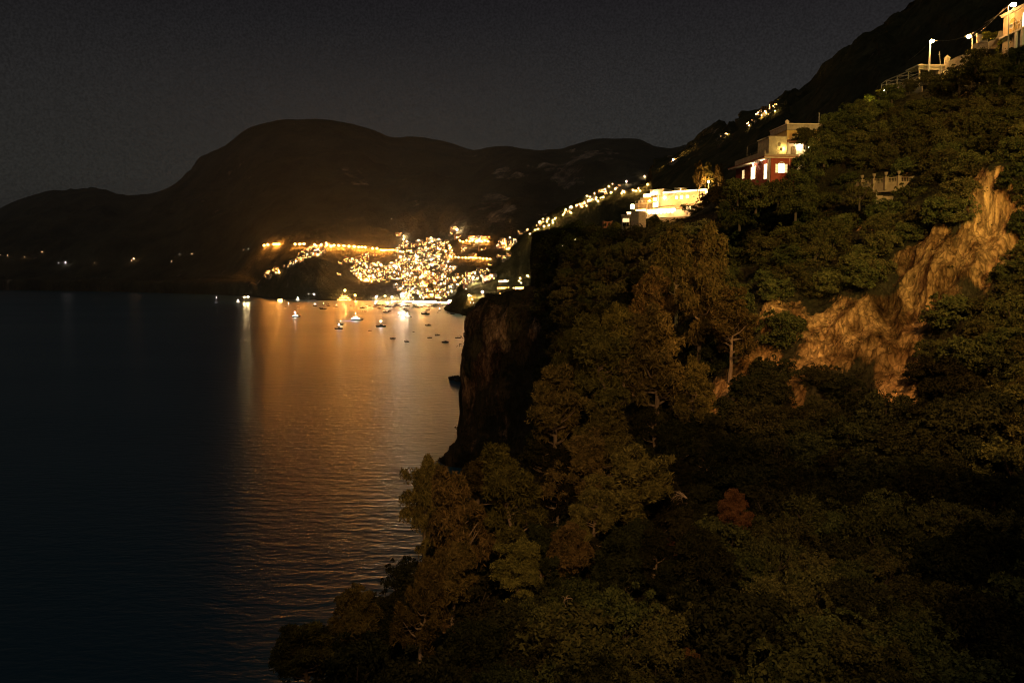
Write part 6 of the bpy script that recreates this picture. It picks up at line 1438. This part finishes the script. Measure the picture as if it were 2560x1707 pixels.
# lit pines and lamp at the right end of the hotel
for (x, y, w_, h_, k, lb) in [(1748,432,34,52,1,'orange-lit pine left of three behind the hotel end'),(1772,438,36,60,2,'orange-lit pine right above the hotel lamp, middle of three'),(1795,440,34,56,4,'orange-lit pine right of three behind the hotel end')]:
    b_ = P(x, y+h_*.8+22, 372); s_ = h_*.9*372/F/4.4; s2_ = w_*372/F/4.6; use(PINES[k], pool, b_, k*1.0, (s2_, s2_, s_), lb, None, 'pine tree')
p_ = P(1771, 470, 368); t3 = thing('roof_lamp', 'glaring lamp under the lit pines at the right end of the hotel', 'lamp', p_[:]); mb = MB(); mb.tube((0,0,-1),(0,0,2.4),.08,n=6); mb.build('post', M_metal, t3); mb = MB(); mb.ball((0,0,2.7), .42, 8); mb.build('lamp_bulb', glow_mat('glaring lamp', (1,.66,.26), 260), t3)
bulb(P(1795,472,360), .3, G_lantern, 'small lamp in the trees right of the hotel'); bulb(P(1802,478,352), .25, G_lantern, 'lowest small lamp in the trees right of the hotel')

# ---------- small lit places left of the hotel
def rx(x, y): return (1300 + x/6.533, 550 + y/6.533)
frr = Frame(P(*rx(985, 260), 425), 12)
t = frr.thing('lit_terrace_house', 'little house with glowing terrace canopy on the dark ridge left of the hotel', 'house')
def rb(nm, mat, x0, y0, x1, y1, y, th):
    a_ = frr.fx(*rx(x0, y1), y); b_ = frr.fx(*rx(x1, y0), y); m_ = MB(); m_.box(a_[0], y, a_[1], b_[0], y+th, b_[1]); return m_.build(nm, mat, t)
rb('terrace_canopy', P_white, 980, 160, 1125, 170, -.5, 5); rb('lit_terrace', G_strip, 988, 176, 1112, 210, .2, .3); rb('wall', P_yellow, 985, 214, 1110, 300, 0, 5)
rb('side_house', P_white, 942, 225, 998, 300, -1.5, 4); rb('window', G_room, 952, 235, 962, 262, -1.53, .02); rb('window', G_room, 975, 235, 988, 262, -1.53, .02); rb('window', G_room2, 952, 272, 988, 290, -1.53, .02)
rb('stair_wall', P_cream, 895, 300, 938, 350, -2, 3); bulb(P(*rx(1138,190), 420), .3, G_lantern, 'single lamp at the right end of the glowing terrace canopy'); bulb(P(*rx(905,330), 418), .4, G_flood, 'lamp at the foot of the little house stairs'); bulb(P(*rx(870,355), 418), .2, G_lantern, 'lamp low on the path left of the little house')
spot_pt = P(*rx(965, 200), 412)
frr2 = Frame(P(*rx(1365, 135), 415), 10); t = frr2.thing('roofless_house', 'small reddish roofless house between the glowing terrace and the tower', 'house')
q = [frr2.fx(*rx(x, y)) for x, y in [(1370,135),(1420,128),(1440,95),(1480,80),(1520,12),(1450,28),(1400,25),(1368,15)]]; mb = MB(); mb.prism(q, 0, 3); mb.build('wall', surf_mat('red brown plaster', (.26,.10,.05), (.38,.17,.09), 1, .9), t)
for x, y in ((1392,75),(1455,65)): a_ = frr2.fx(*rx(x, y)); mb = MB(); mb.prism(arch(a_[0]-.45,a_[0]+.45,a_[1]-.8,a_[1]+.7,6), -.04,-.005); mb.build('window', G_dark, t)
# blue lit garden terrace at the cliff top
t = thing('garden_terrace', 'blue-lit garden terrace at the very edge of the sea cliff', 'terrace', P(*rx(350, 418), 436)[:])
w_ = (P(*rx(600,418),436)-P(*rx(350,418),436)).x; mb = MB(); mb.box(0,0,-1,w_,5,.1); mb.build('floor', P_blue, t); mb = MB()
for k in range(9): mb.box(w_*k/8-.05,-.05,.103,w_*k/8+.05,.05,1.0+(k%3)*.5)
mb.build('post', P_blue, t); mb = MB(); mb.box(1,.1,.104,w_*.6,.3,.45); mb.build('glow_band', G_bluel, t); mb = MB(); mb.box(w_*.75,.1,.104,w_,.3,.8); mb.build('glow_band', G_bluel, t)
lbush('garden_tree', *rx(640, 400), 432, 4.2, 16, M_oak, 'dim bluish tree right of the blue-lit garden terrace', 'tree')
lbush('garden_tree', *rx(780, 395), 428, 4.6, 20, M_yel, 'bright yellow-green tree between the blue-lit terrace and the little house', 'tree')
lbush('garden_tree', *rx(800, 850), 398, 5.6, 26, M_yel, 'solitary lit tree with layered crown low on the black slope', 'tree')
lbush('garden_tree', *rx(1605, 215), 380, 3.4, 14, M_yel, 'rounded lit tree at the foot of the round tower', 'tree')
bulb(P(*rx(1450, 970), 330), .16, G_lantern, 'solitary dim lamp in the middle of the black slope'); bulb(P(*rx(1665,200), 377), .12, G_lantern, 'tiny lamp right of the rounded lit tree')
bulb(P(*rx(700,415), 421), .22, G_lantern, 'lamp lighting the bright yellow-green tree'); bulb(P(*rx(925,770), 385), .2, G_lantern, 'lamp lighting the solitary tree from the right')
lg = surf_mat('floodlit crag', (.30,.24,.10), (.48,.40,.2), .3, .9)
h = hit(1682, 402, ('right_mountain','mountain','spur_slope')); 
if h: t_ = thing('floodlight', 'floodlight shining on the yellow crag high behind the hotel', 'lamp', (h[0].x, h[0].y-4, h[0].z-2)); mb = MB(); mb.tube((0,0,-3),(0,0,3),.15,n=6); mb.build('post', M_metal, t_); mb = MB(); mb.ball((0,0,3.6), .7, 6); mb.build('lamp_bulb', G_lampy, t_)

# ---- the light these lamps throw, with added fill lights
for q in (l1, l2, l3): point('street_lamp_boost', q + Vector((-.1,-.55,-.1)), 2600, (1,.50,.13), .3)
point('street_lamp_boost', l1 + Vector((-2.5, 1.0, -1.5)), 1300, (1,.46,.12), .3)  # extra fill added beside the tallest lamp, no fixture here
for (x, y, yy, pw) in [(1050,640,-3.5,2600),(1350,560,-3.8,3000),(1650,560,-3.8,2600),(1900,520,-4,1800),(700,600,-4.5,2200),(500,760,-8,2600),(900,830,-9,3000),(1250,820,-9,2200)]:  # unseen wash lights added to brighten the hotel walls
    a_ = fr6.fx(*hx(x, y), yy); point('facade_light', fr6.O + fr6.X*a_[0] + fr6.Y*yy + Vector((0,0,a_[1])), pw*.85, (1,.47,.13), .4)
point('facade_light', P(1769, 452, 366), 9000, (1,.52,.14), .5)
a_ = fr.fx(*vx(1720, 700), -1.5); point('porch_light', fr2.O + fr2.X*fr2.fx(*vx(1725,680),-1.7)[0] + fr2.Y*-1.7 + Vector((0,0,fr2.fx(*vx(1725,680),-1.7)[1])), 260, (1,.62,.22), .2)
point('soffit_light', fr.O + fr.X*-.9 + fr.Y*3 + Vector((0,0,z1-.5)), 60, (1,.6,.3), .2)
point('soffit_light', fr.O + fr.X*-.9 + fr.Y*9 + Vector((0,0,z1-.6)), 60, (1,.6,.3), .2)
point('garden_light', P(1420, 606, 424), 900, (1,.62,.12), .3); point('garden_light', P(1432, 668, 390), 1100, (1,.6,.14), .3); point('garden_light', P(2176, 252, 176), 260, (1,.75,.1), .2)

point('terrace_fill', P(1960, 372, 166), 420, (1,.70,.18), .3); point('terrace_fill', P(1905, 372, 172), 200, (1,.6,.25), .3)  # fill added to brighten the yellow house and villa terrace
